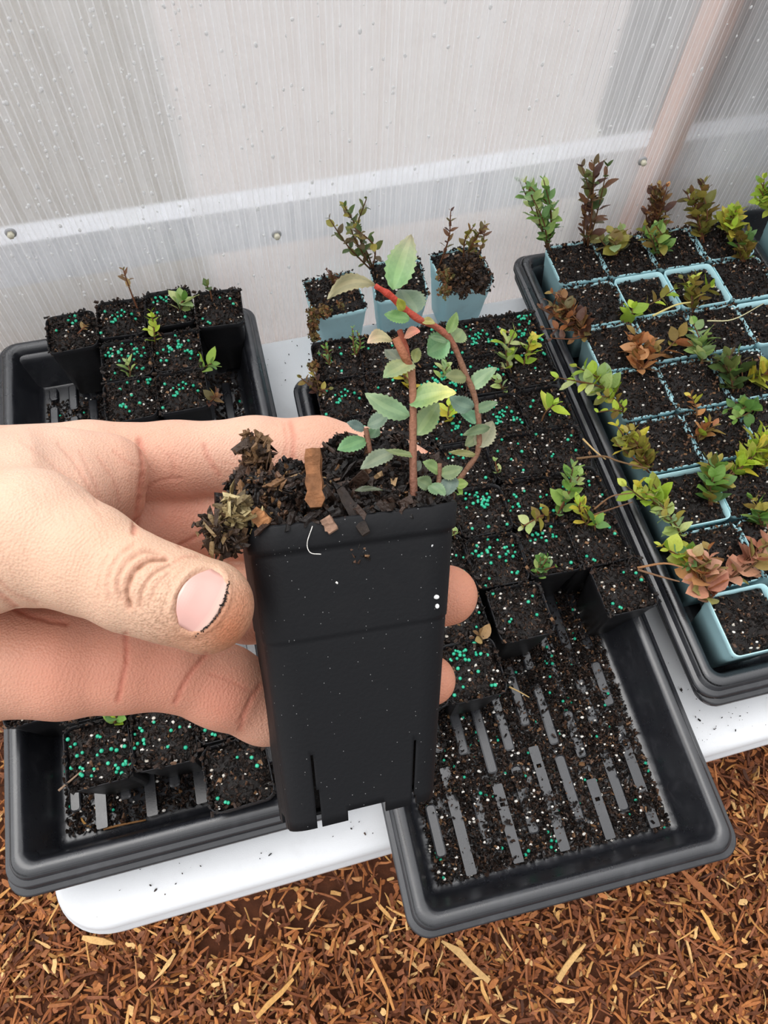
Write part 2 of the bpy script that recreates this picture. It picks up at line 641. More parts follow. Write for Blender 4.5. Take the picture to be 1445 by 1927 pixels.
def tray_profile():
    top = [(0.0, .046), (0.0003, .0500), (.0015, .0512), (.0050, .0516), (.0062, .0530), (.0072, .0572), (.0095, .0595), (.0130, .0600),
           (.0165, .0592), (.0185, .0565), (.0200, .0500), (.0275, .0100), (.0300, .0060), (.0340, .0042)]
    und = [(max(0, i - .0012), z - .0012) for i, z in top]
    return top, und


def tray_mesh(name, ribs=True, seed=1):
    r_ = random.Random(seed)
    m = MB()
    hw, hl = TWD / 2 + .0055, TLN / 2 + .013
    top, und = tray_profile()

    def ring(i, z):
        return [(a, b, z) for a, b in rr(hw - i, hl - i, max(.005, .019 - i * .45), 8)]
    rings = [ring(i, z) for i, z in und[::-1]] + [ring(i, z) for i, z in top]
    loft(m, rings, cap0=True, cap1=True)
    if ribs:
        hw, hl = TWD / 2 + .003, TLN / 2 + .011
        nc = 10
        zt, z0 = .0108, .0040
        holes = []
        for ci in range(nc):
            xx = -hw + .042 + ci * (TWD - .084) / (nc - 1)
            y = -hl + .042 + (0.0 if ci % 2 else .012)
            row = 0
            while y < hl - .05:
                L = r_.choice([.045, .060, .085])
                L = min(L, hl - .038 - y)
                if ci % 2 and row == 0:
                    y0 = -hl + .0345
                else:
                    y0 = y
                hwid = .0036
                hole = (row == 0 and ci % 2 == 1)
                ring_o = [(xx + a, (y0 + y + L) / 2 + b) for a, b in rr(hwid + .0012, (y + L - y0) / 2, .003, 3)]
                ring_i = [(xx + a, (y0 + y + L) / 2 + b) for a, b in rr(hwid, (y + L - y0) / 2 - .0012, .0025, 3)]
                if not hole:
                    loft(m, [[(a, b, z0) for a, b in ring_o], [(a, b, zt - .0008) for a, b in ring_o], [(a, b, zt) for a, b in ring_i]], cap1=True, smooth=False)
                else:                                  # a drain hole through the rib
                    yh = y + L - .018
                    for (ya, yb) in ((y0, yh - .0035), (yh + .0035, y + L)):
                        ro = [(xx + a, (ya + yb) / 2 + b) for a, b in rr(hwid + .0012, (yb - ya) / 2, .0012, 2)]
                        loft(m, [[(a, b, z0) for a, b in ro], [(a, b, zt) for a, b in ro]], cap1=True, smooth=False)
                    # ring piece around the hole
                    sq = rr(hwid + .0012, .0035, .0004, 2)
                    ci_ = [(.0027 * math.cos(math.atan2(b, a)), .0027 * math.sin(math.atan2(b, a))) for a, b in sq]
                    loft(m, [[(xx + a, yh + b, z0) for a, b in sq], [(xx + a, yh + b, zt) for a, b in sq],
                             [(xx + a, yh + b, zt) for a, b in ci_], [(xx + a, yh + b, z0 + .0003) for a, b in ci_]], smooth=False)
                y += L + r_.choice([.010, .014, .020])
                row += 1
    return m


TR_MESH = tray_mesh('tray', True, 4).mesh('tray', MAT_TRAY)


class Tray:
    def __init__(s, x, y, rot, label, z=0.0):
        c, sn = math.cos(rot), math.sin(rot)
        s.x, s.y, s.rot, s.z = x, y, rot, z
        cx, cy = TWD / 2, TLN / 2
        s.o = inst(TR_MESH, 'seed_tray', None)
        s.o.location = (x + c * cx - sn * cy, y + sn * cx + c * cy, T + z)
        s.o.rotation_euler = (0, 0, rot)
        tag(s.o, label, 'tray', 'black seed trays on the table')

    def w(s, u, v, z=0.0):
        c, sn = math.cos(s.rot), math.sin(s.rot)
        return np.array([s.x + c * u - sn * v, s.y + sn * u + c * v, T + s.z + z])


trC = Tray(.040, -.028, -.032, 'black tray in the middle with a bare ribbed floor at its near end')
trA0 = Tray(-.266, .083, -.012, 'lower black tray of the pair at left, only its outer lip showing')
trA = Tray(-.264, .089, -.015, 'upper black tray at left behind the hand, half empty', .009)
trD0 = Tray(.352, .083, -.022, 'lower black tray of the pair at right, lip showing below the blue pots')
trD = Tray(.349, .089, -.025, 'upper black tray at right packed with light blue pots', .009)
trE = Tray(.662, .120, -.02, 'black tray cut off at the upper right edge holding a blue pot')

# ------------------------------------------------------------------ pots
SOILC = [lin(c) for c in ((32, 24, 20), (22, 17, 15), (43, 32, 26), (56, 41, 33), (26, 20, 18), (18, 15, 14))]
SOILB = [lin(c) for c in ((98, 72, 54), (122, 90, 62), (84, 60, 46))]


def pot_mesh(a, b, h, r, lip):
    m = MB()
    t = .0009
    prof = [(b - .004, .0), (b, .0015), (b + (a - b) * .62 - .0004, h * .62), (b + (a - b) * .63, h * .635), (a - lip, h - .0075), (a - .0003, h - .0068),
            (a, h - .0006), (a - .0004, h), (a - t, h - .0002), (a - t - lip, h - .008), (b - t + (a - b) * .5, h * .5)]
    rings = [[(p, q, z) for p, q in rr(w, w, max(.003, r * w / a), 4)] for w, z in prof]
    loft(m, rings, cap0=True, cap1=True)
    return m


def soil_mesh(a, depth, mound, nfl, nperl, seed, brown=.06, big=1.0, over=1.03):
    """soil surface, local z=0 at the pot rim"""
    global rng
    keep = rng
    rng = np.random.default_rng(seed)
    m = MB()
    n = 13
    g = np.linspace(-a, a, n)
    hgt = {}

    def hz(x, y):
        e = max(abs(x), abs(y)) / a
        return -depth + mound * max(0, (1 - e ** 2.5)) + .0016 * math.sin(x * 310 + seed) * math.cos(y * 270 + seed * 2)
    v = [(x, y, hz(x, y) + rng.uniform(-.0012, .0012)) for x in g for y in g]
    m.add(v, [[i * n + j, (i + 1) * n + j, (i + 1) * n + j + 1, i * n + j + 1] for i in range(n - 1) for j in range(n - 1)], SOILC[1])
    for i in range(nfl):
        x, y = rng.uniform(-a, a, 2) * over
        col = SOILC[rng.integers(len(SOILC))] if rng.random() > brown else SOILB[rng.integers(len(SOILB))]
        L = rng.uniform(.0012, .0046) * big
        flake(m, (x, y, max(hz(x, y), .0004 if max(abs(x), abs(y)) > a * .96 else -1) + rng.uniform(-.0008, .0022)), (L, L * rng.uniform(.25, .7), L * rng.uniform(.15, .5)), rot3(), col)
    for i in range(nperl):
        x, y = rng.uniform(-a, a, 2) * .93
        s = rng.uniform(.0007, .0017)
        ico(m, (x, y, hz(x, y) + .0012), s, mixc(lin((232, 228, 220)), lin((180, 170, 155)), rng.random() ** 2), 0, (1, rng.uniform(.6, 1), .8), None, .25)
    rng = keep
    return m, hz


PA, PB, PH = .0262, .0195, .084
QA, QB, QH = .0310, .0235, .084
QS = .066                      # rim height of the pots packed in the right tray
POT_ME = pot_mesh(PA, PB, PH, .008, .0010).mesh('pot', MAT_BLACK)
BPOT_ME = pot_mesh(QA, QB, QH, .006, .0008).mesh('pot', MAT_BLUE)
BPOT_LOW = pot_mesh(QA, QB + .001, QS, .006, .0008).mesh('pot', MAT_BLUE)
soilK, soilQ = [], []
for i in range(8):
    m, hz = soil_mesh(PA - .0014, .006, .009 if i % 3 else .004, 640, 16, 100 + i, .05)
    soilK.append((m.mesh('soil', MAT_SOIL), hz))
    m, hz = soil_mesh(QA - .0016, .003, .010 if i % 3 else .005, 800, 14, 200 + i, .10, .9, 1.065) if i < 6 else soil_mesh(QA - .0020, .008, .005, 640, 14, 200 + i, .10, .9, .95)
    soilQ.append((m.mesh('soil', MAT_SOIL), hz))


def granules(hz, a, n, seed, clus=2):
    r_ = random.Random(seed)
    m = MB()
    cs = [(r_.uniform(-a, a) * .7, r_.uniform(-a, a) * .7) for _ in range(clus)]
    for i in range(n):
        if r_.random() < .55:
            c = r_.choice(cs)
            x, y = c[0] + r_.gauss(0, .0045), c[1] + r_.gauss(0, .0045)
        else:
            x, y = r_.uniform(-a, a) * .9, r_.uniform(-a, a) * .9
        x, y = max(-a * .92, min(a * .92, x)), max(-a * .92, min(a * .92, y))
        col = mixc(lin((24, 160, 124)), lin((60, 190, 150)), r_.random())
        ico(m, (x, y, hz(x, y) + .0026), r_.uniform(.0013, .0018), col)
    return m


granK = [[granules(soilK[i][1], PA, n, 300 + i * 7 + n).mesh('fertiliser_granules', MAT_GRAN) for i in range(8)] for n in (6, 14, 28)]

POTS = []                      # dicts with root, centre, rim height, label bits


def make_pot(tray, u, v, kind, where, rot=0.0, z=.0105, gran=1, var=None, cat='potted plant'):
    if tray is None:
        p = np.array([u, v, T + z])
        base_rot = 0.0
    else:
        p = tray.w(u, v, z)
        if tray is trD:
            p[:2] *= (CH - .0105 - QS - .009) / (CH - .0105 - QH - .009)
        base_rot = tray.rot
    root = empty('plant_pot', p, base_rot + rot)
    i = rnd.randrange(8) if var is None else var
    if kind == 'black':
        inst(POT_ME, 'pot', root)
        s = inst(soilK[i][0], 'soil', root)
        s.location.z = PH
        s.rotation_euler.z = 0.0
        if gran:
            g = inst(granK[gran - 1][i], 'fertiliser_granules', s)
            g['kind'] = 'stuff'
            g['label'] = 'green coated fertiliser granules'
        hz, ph = soilK[i][1], PH
    else:
        low = tray is trD
        inst(BPOT_LOW if low else BPOT_ME, 'pot', root)
        s = inst(soilQ[i][0], 'soil', root)
        s.location.z = QS if low else QH
        hz, ph = soilQ[i][1], QS if low else QH
    d = dict(root=root, c=p, ph=ph, hz=hz, kind=kind, where=where, plants=[], group='black square seedling pots' if kind == 'black' else 'light blue square seedling pots')
    POTS.append(d)
    return d


ORD = ['first', 'second', 'third', 'fourth', 'fifth', 'sixth', 'seventh', 'eighth']
# left tray
A_spots = [(.088, .520, "left end of left tray's back row", 1, .03), (.141, .528, "second in left tray's back row", 2, -.05),
           (.194, .532, "third in left tray's back row", 2, .02), (.247, .520, "right end of left tray's back row", 1, -.06),
           (.142, .470, "left one of left tray's second row", 3, 0), (.195, .470, "right one of left tray's second row", 3, 0),
           (.141, .416, "left tray, left one just above index finger", 2, 0), (.194, .416, "left tray, right one just above index finger", 2, 0),
           (.085, .069, "left tray, left one below the hand", 3, .02), (.138, .071, "left tray, second one below the hand", 2, -.02),
           (.192, .027, "at left tray's near rim, left of held pot", 1, .04), (.083, .123, "left tray, left one peeking from under the palm", 2, 0),
           (.136, .124, "left tray, middle one peeking from under the palm", 2, 0), (.190, .081, "left tray, behind the one at its near rim", 1, 0),
           (.037, .132, "over left tray's left rim at the frame edge", 2, .05)]
for u, v, wh, g, r in A_spots:
    make_pot(trA, u, v, 'black', wh, r, gran=g)
# middle tray
cols = [.042, .0945, .147, .1995, .2485]
rows = [.276, .329, .382, .435, .488, .540]
for ri, v in enumerate(rows):
    for ci, u in enumerate(cols):
        if ri == 5 and ci in (0,):
            pass
        make_pot(trC, u if ri < 5 else u + .004, v + (.0085 if ri < 5 and ci < 2 else 0) * (1 - ri / 5), 'black', '%s row from back, %s from left, middle tray' % (ORD[5 - ri], ORD[ci]),
                 rnd.uniform(-.03, .03), gran=rnd.choice([1, 2, 3, 3]), z=.0105 + rnd.uniform(0, .003))
for u, v, wh, g in ((.0945, .232, "middle tray, behind the ring fingertip", 1), (.153, .222, "middle tray, centre one bordering the bare ribbed floor", 1),
                    (.2560, .226, "middle tray, right of the open gap", 1), (.0945, .1795, "middle tray, nearest one right of the held pot", 3),
                    (.042, .1795, "middle tray, mostly hidden behind the held pot", 2)):
    make_pot(trC, u, v, 'black', wh, rnd.uniform(-.03, .03), gran=g)
# right tray: light blue pots
for ri in range(8):
    for ci in range(4):
        u, v = .047 + ci * .0622, .040 + ri * .0645
        q = trD.w(u, v, .095)
        e = (q - CAM) @ RC
        if W / 2 - F * e[0] / e[2] > 1500:
            continue                     # beyond the frame
        make_pot(trD, u, v, 'blue', '%s row from front, %s from left, right tray' % (ORD[ri], ORD[ci]), rnd.uniform(-.012, .012), var=(6 + ci % 2 if (ri, ci) in ((2, 0), (0, 0), (6, 1), (6, 2), (5, 3)) else rnd.randrange(6)), z=.0105 + rnd.uniform(0, .003))
# loose blue pots at the back of the table
for bx, by, wh, r in ((640, 668, "standing on white tabletop, left of three", .05),
                      (752, 640, "standing on white tabletop, centre of three", -.10),
                      (862, 618, "standing on white tabletop, right of three", .05)):
    p = onz(bx, by, T)
    make_pot(None, p[0], p[1] + .020, 'blue', wh, r, z=.0005)
make_pot(trE, .050, .468, 'blue', "in the tray cut off at upper right")
make_pot(trE, .050, .400, 'blue', "tray cut off at upper right, nearer one")


# ------------------------------------------------------------------ seedlings
def leaf(mb, b, t, w, nrm, col, fold=.18, curl=.1, n=5, serr=0.0, tipc=None, mi=0, shape=.85, halves=2, side=0.0, vein=0.0):
    b, t = np.asarray(b, float), np.asarray(t, float)
    ax = t - b
    L = np.linalg.norm(ax)
    ax = ax / (L + 1e-9)
    nrm = nrm - ax * (nrm @ ax)
    nrm = nrm / (np.linalg.norm(nrm) + 1e-9)
    sd = np.cross(ax, nrm)
    rows_ = []
    ac = 2 * halves + 1
    for i in range(n + 1):
        s = i / n
        wd = w * .5 * max(0.03, math.sin(math.pi * min(1, s ** shape)) ** .75)
        if i == n:
            wd = w * .02
        row = []
        for j in range(ac):
            q = (j - halves) / halves
            e = abs(q)
            k = 1.0 + (serr * (1 if i % 2 else -1) if e == 1 and 0 < i < n else 0)
            row.append(b + sd * (side * L * 4 * s * (1 - s)) + ax * (L * s + (serr * .5 * L / n if e == 1 and i % 2 else 0)) + sd * q * wd * k + nrm * (fold * e * wd - curl * L * (s * s) + .02 * L * math.sin(s * 9 + q * 2)))
        rows_.append(row)
    v = [p for row in rows_ for p in row]
    for i in range(n):
        cc = col if tipc is None else mixc(col, tipc, (i / n) ** 2)
        f = [[i * ac + j, (i + 1) * ac + j, (i + 1) * ac + j + 1, i * ac + j + 1] for j in range(ac - 1)]
        if vein:
            if i == 0:
                base = mb.n
                mb.v.append(np.array(v))
                mb.n += len(v)
            for j, q in enumerate(f):
                e = abs(j + .5 - halves) / halves
                c2 = mixc(cc, (cc[0] * 1.5 + .03, cc[1] * 1.35 + .03, cc[2] * 1.3 + .02), vein * (1.0 if e < .5 / halves + .01 else (.75 if e > 1 - .6 / halves else .25 * ((i + j) % 2))))
                mb.f.append([k + base for k in q])
                mb.c.append(c2)
                mb.m.append(mi)
                mb.sm.append(True)
            continue
        if i == 0:
            base = mb.n
            mb.add(v, f, cc, mi)
        else:
            for q in f:
                mb.f.append([k + base for k in q])
                mb.c.append(cc)
                mb.m.append(mi)
                mb.sm.append(True)


PAL = dict(
    green=[(112, 150, 70), (88, 128, 60), (140, 170, 90), (104, 140, 86)],
    pale=[(168, 188, 116), (146, 172, 104), (190, 200, 140), (150, 176, 128)],
    lime=[(178, 200, 70), (158, 186, 64), (196, 206, 92), (140, 170, 60)],
    olive=[(140, 134, 62), (112, 112, 54), (158, 146, 72), (124, 104, 52)],
    yellow=[(190, 180, 62), (172, 176, 70), (204, 186, 80), (150, 156, 66)],
    brown=[(112, 78, 56), (92, 62, 50), (130, 100, 62), (106, 96, 60), (84, 58, 52)],
    copper=[(178, 120, 76), (156, 100, 64), (194, 142, 96), (140, 100, 62), (150, 128, 74)],
    pink=[(196, 142, 120), (180, 124, 104), (168, 150, 100), (148, 146, 90), (204, 156, 132)],
    dark=[(84, 104, 56), (70, 88, 50), (102, 112, 62), (96, 82, 56)],
    dry=[(150, 118, 78), (126, 98, 66), (172, 146, 100)])


def nearest(p, kind=None):
    best = None
    for d in POTS:
        if kind and d['kind'] != kind:
            continue
        e = math.hypot(d['c'][0] - p[0], d['c'][1] - p[1])
        if best is None or e < best[0]:
            best = (e, d)
    return best[1]


def seedling(base, tip, h, pal, lsz, desc, nst=1, pairs=6, spread=.5, kind=None, stemc=(110, 66, 44), bare=.15, wide=.6, pot=None):
    """base/tip pixels; h = height of the tip above the soil (m)"""
    zt = T + .0105 + .086
    if (kind == 'blue' and pot is None):
        zt = T + .0195 + QS + .002
    bp = onz(*base, zt)
    d = pot or nearest(bp, kind)
    lf = local(d['root'])
    lb = lf(bp[None])[0]
    lim = (PA if d['kind'] == 'black' else QA) * .86
    lb[0], lb[1] = max(-lim, min(lim, lb[0])), max(-lim, min(lim, lb[1]))
    lb[2] = d['ph'] + d['hz'](lb[0], lb[1]) - .001
    tw = onz(*tip, zt + h)
    if tw[1] > .638:
        tw = ony(*tip, .638)
    tp = lf(tw[None])[0]
    sm, fm = MB(), MB()
    cam_l = lf(CAM[None])[0]
    p1 = [lin(c) for c in PAL[pal.split('+')[0]]]
    p2 = [lin(c) for c in PAL[pal.split('+')[-1]]]
    ln = np.linalg.norm(tp - lb)
    if d['kind'] == 'blue':
        lsz, pairs, nst = lsz * 1.12, pairs + 1, nst + (1 if nst > 1 else 0)
    for k in range(nst):
        off = np.zeros(3) if k == 0 else np.array([rnd.gauss(0, .30), rnd.gauss(0, .30), rnd.uniform(-.45, .05)]) * ln * spread
        b0 = lb + (np.zeros(3) if k == 0 else np.array([rnd.gauss(0, .002), rnd.gauss(0, .002), 0]))
        e = tp + off
        mid = (b0 + e) / 2 + np.array([rnd.gauss(0, .08), rnd.gauss(0, .08), .06]) * ln
        path = smooth_path([b0, mid, e], 6)
        tube(sm, path, list(np.linspace(.0011, .0006, len(path))), mixc(lin(stemc), lin((90, 70, 44)), rnd.random()), 5)
        npair = pairs if k == 0 else max(2, int(pairs * .75))
        for i in range(npair + 1):
            s = bare + (1 - bare) * i / npair
            q = s * (len(path) - 1)
            a = int(min(q, len(path) - 2))
            P = path[a] + (path[a + 1] - path[a]) * (q - a)
            dr = path[a + 1] - path[a]
            dr = dr / (np.linalg.norm(dr) + 1e-9)
            ph = i * 1.57 + rnd.uniform(-.4, .4) + k
            u = np.cross(dr, [.3, .2, .9])
            u /= np.linalg.norm(u) + 1e-9
            w_ = np.cross(dr, u)
            for sgn in (1, -1):
                if rnd.random() < .08:
                    continue
                out = (u * math.cos(ph) + w_ * math.sin(ph)) * sgn
                up = .5 if i < npair else 1.2
                dd = out + dr * (up + rnd.uniform(-.25, .35)) + np.array([0, 0, .25])
                dd /= np.linalg.norm(dd)
                L = lsz * rnd.uniform(.7, 1.15) * (.75 if i == npair else 1.0) * (.75 + .25 * math.sin(math.pi * s))
                col = rnd.choice(p1 if rnd.random() < 1 - s * .45 else p2)
                col = mixc(lin(col) if max(col) > 1 else col, (col[0] * 1.25, col[1] * 1.2, col[2]), rnd.random() * .5)
                nn = dr * .8 + np.array([0, 0, .7]) + rng.normal(size=3) * .35
                leaf(fm, P, P + dd * L, L * wide * rnd.uniform(.85, 1.15), nn, col, .22, rnd.uniform(-.08, .22), 5)
    i0 = len(d['plants'])
    st = sm.build('stem', MAT_STEM, d['root'])
    fm.build('foliage', MAT_LEAF, st)
    d['plants'].append(desc)
    return d


S = seedling
# left tray
S((293, 655), (285, 588), .030, 'lime', .014, 'a bright yellow-green sprig', 1, 6, kind='black')
S((338, 592), (345, 566), .012, 'pale+green', .021, 'broad pale green leaves', 2, 3, .8, 'black')
S((246, 712), (238, 682), .014, 'pale', .015, 'small pale green leaves', 2, 3, .9, 'black')
S((388, 702), (398, 684), .012, 'green+lime', .022, 'pointed green leaves', 1, 3, kind='black', wide=.45)
S((402, 762), (406, 738), .012, 'brown+copper', .013, 'withered brown leaves', 2, 3, .9, 'black')
S((262, 590), (232, 508), .045, 'dry+brown', .010, 'a thin dead brown twig', 1, 3, kind='black', bare=.55)
S((402, 578), (390, 538), .030, 'dark', .014, 'one dark stalked leaf', 1, 1, kind='black', bare=.9)
S((150, 640), (163, 612), .014, 'dry', .008, 'a tiny dry wisp', 1, 2, kind='black', bare=.5)
S((218, 1362), (222, 1335), .014, 'lime+green', .015, 'a tuft of bright green leaves', 2, 3, .6, 'black')
# loose blue pots
LP = [d for d in POTS if d['where'].startswith('standing')]
S((632, 530), (622, 512), .015, 'brown', .007, 'mossy growth and wiry twig', 3, 4, 1.3, pot=LP[0])
S((702, 490), (648, 388), .055, 'dark+olive', .013, 'arching small-leaved stems', 4, 8, .55, pot=LP[1], wide=.5)
S((828, 485), (848, 398), .050, 'brown', .010, 'crumbling soil and brown sprigs', 1, 8, .4, pot=LP[2], wide=.45)
S((878, 480), (912, 425), .035, 'olive+brown', .011, '', 3, 6, .6, pot=LP[2], wide=.5)
# middle tray
S((625, 690), (612, 648), .022, 'green', .007, 'tiny green tufts', 3, 5, .7, 'black', wide=.45)
S((668, 668), (672, 625), .022, 'green', .007, 'a tiny fresh green tuft', 3, 5, .7, 'black', wide=.45)
S((595, 735), (590, 700), .012, 'brown+olive', .010, 'mossy brown growth', 3, 4, 1.0, 'black')
S((965, 700), (968, 625), .030, 'pale+lime', .018, 'a pale leafy sprig', 2, 6, .6, 'black')
S((985, 690), (1000, 640), .022, 'lime+yellow', .018, 'a leafy lime green sprig', 2, 4, .7, 'black')
S((950, 735), (935, 712), .012, 'pale', .012, 'small grey-green leaves', 2, 3, 1, 'black')
S((1020, 790), (1042, 762), .016, 'lime', .024, 'two lime leaves', 1, 2, kind='black', bare=.6)
S((850, 800), (845, 765), .016, 'yellow+lime', .022, 'bright yellow-green leaves', 1, 3, kind='black')
S((940, 890), (932, 868), .008, 'pale', .012, 'three round leaves', 1, 1, kind='black', wide=.8)
S((1055, 975), (1078, 880), .030, 'green+pale', .019, 'a long glossy sprig', 2, 7, .5, 'black')
S((1040, 960), (985, 990), .010, 'olive+pale', .015, 'a trailing sprig with pale leaves', 1, 5, kind='black')
S((1105, 990), (1092, 945), .016, 'yellow+lime', .018, 'a yellow-green leafy sprig', 2, 4, .6, 'black', wide=.45)
S((1120, 1000), (1122, 985), .010, 'green', .020, '', 1, 1, kind='black', bare=.7)
S((1015, 1090), (1030, 1050), .014, 'green+pale', .010, 'a bushy green tuft', 4, 4, .8, 'black', wide=.7)
S((905, 1210), (902, 1195), .006, 'dry', .016, 'a dried tan leaf', 1, 1, kind='black', bare=.6)
S((858, 1010), (852, 998), .004, 'pale', .012, 'one round pale leaf', 1, 1, kind='black', bare=.5, wide=.9)
S((770, 735), (760, 705), .012, 'yellow+olive', .014, 'yellowing leaves', 2, 3, .8, 'black')
S((830, 720), (842, 690), .014, 'pale+green', .014, 'small pale leaves', 2, 3, .8, 'black')
# right tray
B = 'blue'
S((1005, 455), (998, 352), .060, 'green+pale', .017, 'tall green stems', 5, 7, .40, B, wide=.5)
S((1095, 445), (1118, 310), .075, 'brown+dark', .017, 'tall brownish stems', 4, 8, .42, B, wide=.5)
S((1160, 480), (1150, 440), .020, 'olive+pale', .018, 'rounded olive leaves', 4, 3, .9, B, wide=.8)
S((1225, 440), (1240, 350), .050, 'brown+copper', .013, 'reddish bushy stems', 6, 7, .55, B)
S((1245, 480), (1235, 425), .035, 'green+olive', .015, 'dense green foliage', 6, 5, .8, B)
S((1315, 455), (1318, 350), .050, 'olive+brown', .016, 'bushy olive foliage', 5, 7, .6, B)
S((1360, 450), (1385, 395), .040, 'yellow+lime', .017, 'bushy yellow-green foliage', 5, 5, .7, B)
S((1395, 500), (1398, 440), .030, 'olive+green', .016, 'bushy olive foliage', 6, 4, .8, B)
S((1062, 640), (1055, 555), .030, 'brown+copper', .014, 'dense copper-brown foliage', 7, 6, .50, B)
S((1078, 620), (1040, 590), .020, 'copper+brown', .012, '', 5, 4, .8, B)
S((1190, 610), (1190, 580), .012, 'lime', .020, 'yellow-green leaf pair', 1, 2, kind=B, wide=.7)
S((1190, 600), (1268, 545), .016, 'olive+lime', .015, 'a leaning reddish stem', 1, 5, kind=B)
S((1305, 590), (1310, 520), .025, 'olive+lime', .016, 'olive leaf sprig', 2, 5, .6, B)
S((1205, 700), (1200, 640), .020, 'copper', .021, 'large copper-orange leaves', 4, 4, .8, B)
S((1215, 680), (1285, 625), .020, 'copper+olive', .019, '', 1, 5, kind=B)
S((1320, 690), (1305, 610), .025, 'pale+green', .018, 'leafy green sprig', 2, 5, .6, B)
S((1375, 740), (1372, 670), .022, 'dark+green', .019, 'upright dark leaves', 3, 5, .7, B)
S((1395, 720), (1440, 690), .022, 'yellow+copper', .020, 'yellow and orange leaves', 2, 4, .7, B)
S((1420, 770), (1395, 770), .015, 'green', .015, 'spreading green leaves', 3, 3, 1, B)
S((1310, 790), (1300, 745), .012, 'copper+yellow', .012, 'few orange leaves', 1, 4, kind=B)
S((1095, 760), (1085, 690), .022, 'pale+lime', .018, 'pale rounded leaves hanging over the rim', 3, 5, .7, B)
S((1135, 780), (1130, 745), .014, 'lime+olive', .014, 'small yellow-green leaves', 2, 3, .8, B)
S((1180, 895), (1180, 815), .022, 'olive+yellow', .016, 'dense olive-yellow foliage', 6, 5, .55, B)
S((1310, 830), (1330, 800), .012, 'copper+lime', .015, 'a few copper and lime leaves', 2, 3, .8, B)
S((1340, 950), (1350, 870), .025, 'green+olive', .020, 'broad green leaves', 3, 5, .6, B)
S((1370, 900), (1440, 815), .022, 'lime+yellow', .017, 'arching yellow-green sprigs', 3, 7, .35, B)
S((1205, 960), (1208, 918), .016, 'lime+yellow', .019, 'a cluster of yellow-green leaves', 3, 3, .8, B)
S((1240, 1010), (1240, 945), .018, 'pale+olive', .015, 'an upright pale sprig', 2, 5, .5, B)
S((1262, 1060), (1258, 1035), .010, 'yellow+lime', .017, 'round yellow leaves', 2, 2, 1, B, wide=.8)
S((1300, 1050), (1290, 1050), .010, 'green+olive', .016, '', 2, 2, 1, B, wide=.6)
S((1345, 1130), (1330, 1055), .022, 'pink+copper', .021, 'pink rounded leaves', 4, 4, .6, B, wide=.8)
S((1370, 1100), (1442, 1020), .026, 'pink', .021, '', 3, 5, .45, B, wide=.75)
S((1430, 1000), (1425, 955), .014, 'green+olive', .018, 'green pointed leaves', 3, 3, .8, B)
S((1440, 400), (1432, 345), .035, 'lime+green', .017, 'bright green upright leaves', 3, 5, .6, pot=POTS[-2])
S((1440, 880), (1442, 850), .012, 'yellow', .015, 'yellow leaves', 2, 3, .8, B)

def moss(d, spots, cols_, name, label):
    lf = local(d['root'])
    m = MB()
    for (px, py, z, r_, n_) in spots:
        p = lf(onz(px, py, T + .0955 + z)[None])[0]
        for i in range(n_):
            q = p + rng.normal(size=3) * r_ * .5
            L = rnd.uniform(.0015, .0048)
            flake(m, q, (L, L * rnd.uniform(.4, .9), L * rnd.uniform(.1, .3)), rot3(), lin(rnd.choice(cols_)), .5)
    o = m.build(name, MAT_SOIL, d['root'])
    o['label'] = label


MOSSC = [(112, 88, 52), (92, 70, 44), (132, 108, 64), (96, 92, 52), (74, 54, 38), (120, 78, 48)]
moss(LP[0], [(590, 590, 0, .006, 160), (588, 612, -.008, .006, 160), (590, 634, -.018, .005, 100), (612, 585, .002, .006, 120), (640, 575, .002, .004, 40)], MOSSC, 'moss', 'brown mossy growth spilling over the left side')
moss(LP[2], [(838, 520, .004, .008, 240), (838, 548, .0, .006, 160)], MOSSC, 'moss', 'tan mossy growth at the left')
moss(LP[2], [(880, 520, .008, .012, 700), (890, 495, .012, .010, 360), (868, 500, .012, .009, 300), (905, 535, .006, .009, 260), (870, 545, .004, .008, 240)],
     [(52, 38, 30), (40, 30, 25), (66, 48, 36), (34, 26, 22), (88, 64, 44)], 'soil_heap', 'crumbling heap of soil above the rim')
mp_ = nearest(onz(598, 715, T + .095), 'black')
moss(mp_, [(590, 690, .004, .005, 120), (594, 720, .0, .005, 130), (606, 738, -.002, .005, 90)], MOSSC, 'moss', 'brown mossy growth on the left rim')
USED = {}
for d in POTS:
    pl = [q for q in d['plants'] if q]
    colr = 'black' if d['kind'] == 'black' else 'light blue'
    if pl:
        lab = '%s pot with %s, %s' % (colr, pl[0], d['where'])
    else:
        lab = '%s pot of bare soil, %s' % (colr, d['where'])
    ws = lab.split()
    while len(ws) > 16:
        for w_ in ('a', 'an', 'light', 'small', 'bright', 'black', 'large', 'tall', 'dense', 'broad', 'upright', 'on'):
            if w_ in ws:
                ws.remove(w_)
                break
        else:
            print('LONG', ' '.join(ws))
            break
    tag(d['root'], ' '.join(ws), 'plant pot', d['group'])

# ------------------------------------------------------------------ loose soil in trays and on the table
def litter(name, fn, n, label, perl=.018, gran=.004, big=1.0):
    m = MB()
    for i in range(n):
        p, k = fn()
        if p is None:
            continue
        q = rnd.random()
        if q < perl:
            ico(m, p + np.array([0, 0, .001]), rnd.uniform(.0008, .0018), lin((226, 222, 214)), 0, (1, .8, .7), None, .2)
        elif q < perl + gran:
            ico(m, p + np.array([0, 0, .0015]), rnd.uniform(.0013, .0017), lin((40, 170, 134)))
        else:
            L = rnd.uniform(.0010, .0042) * big * k
            col = rnd.choice(SOILC) if rnd.random() > .08 else rnd.choice(SOILB)
            flake(m, p + np.array([0, 0, rnd.uniform(0, .0015)]), (L, L * rnd.uniform(.3, .7), L * rnd.uniform(.15, .45)), rot3(), col)
    o = m.build(name, MAT_SOIL)
    tag(o, label, 'soil', kind='stuff')
    return o


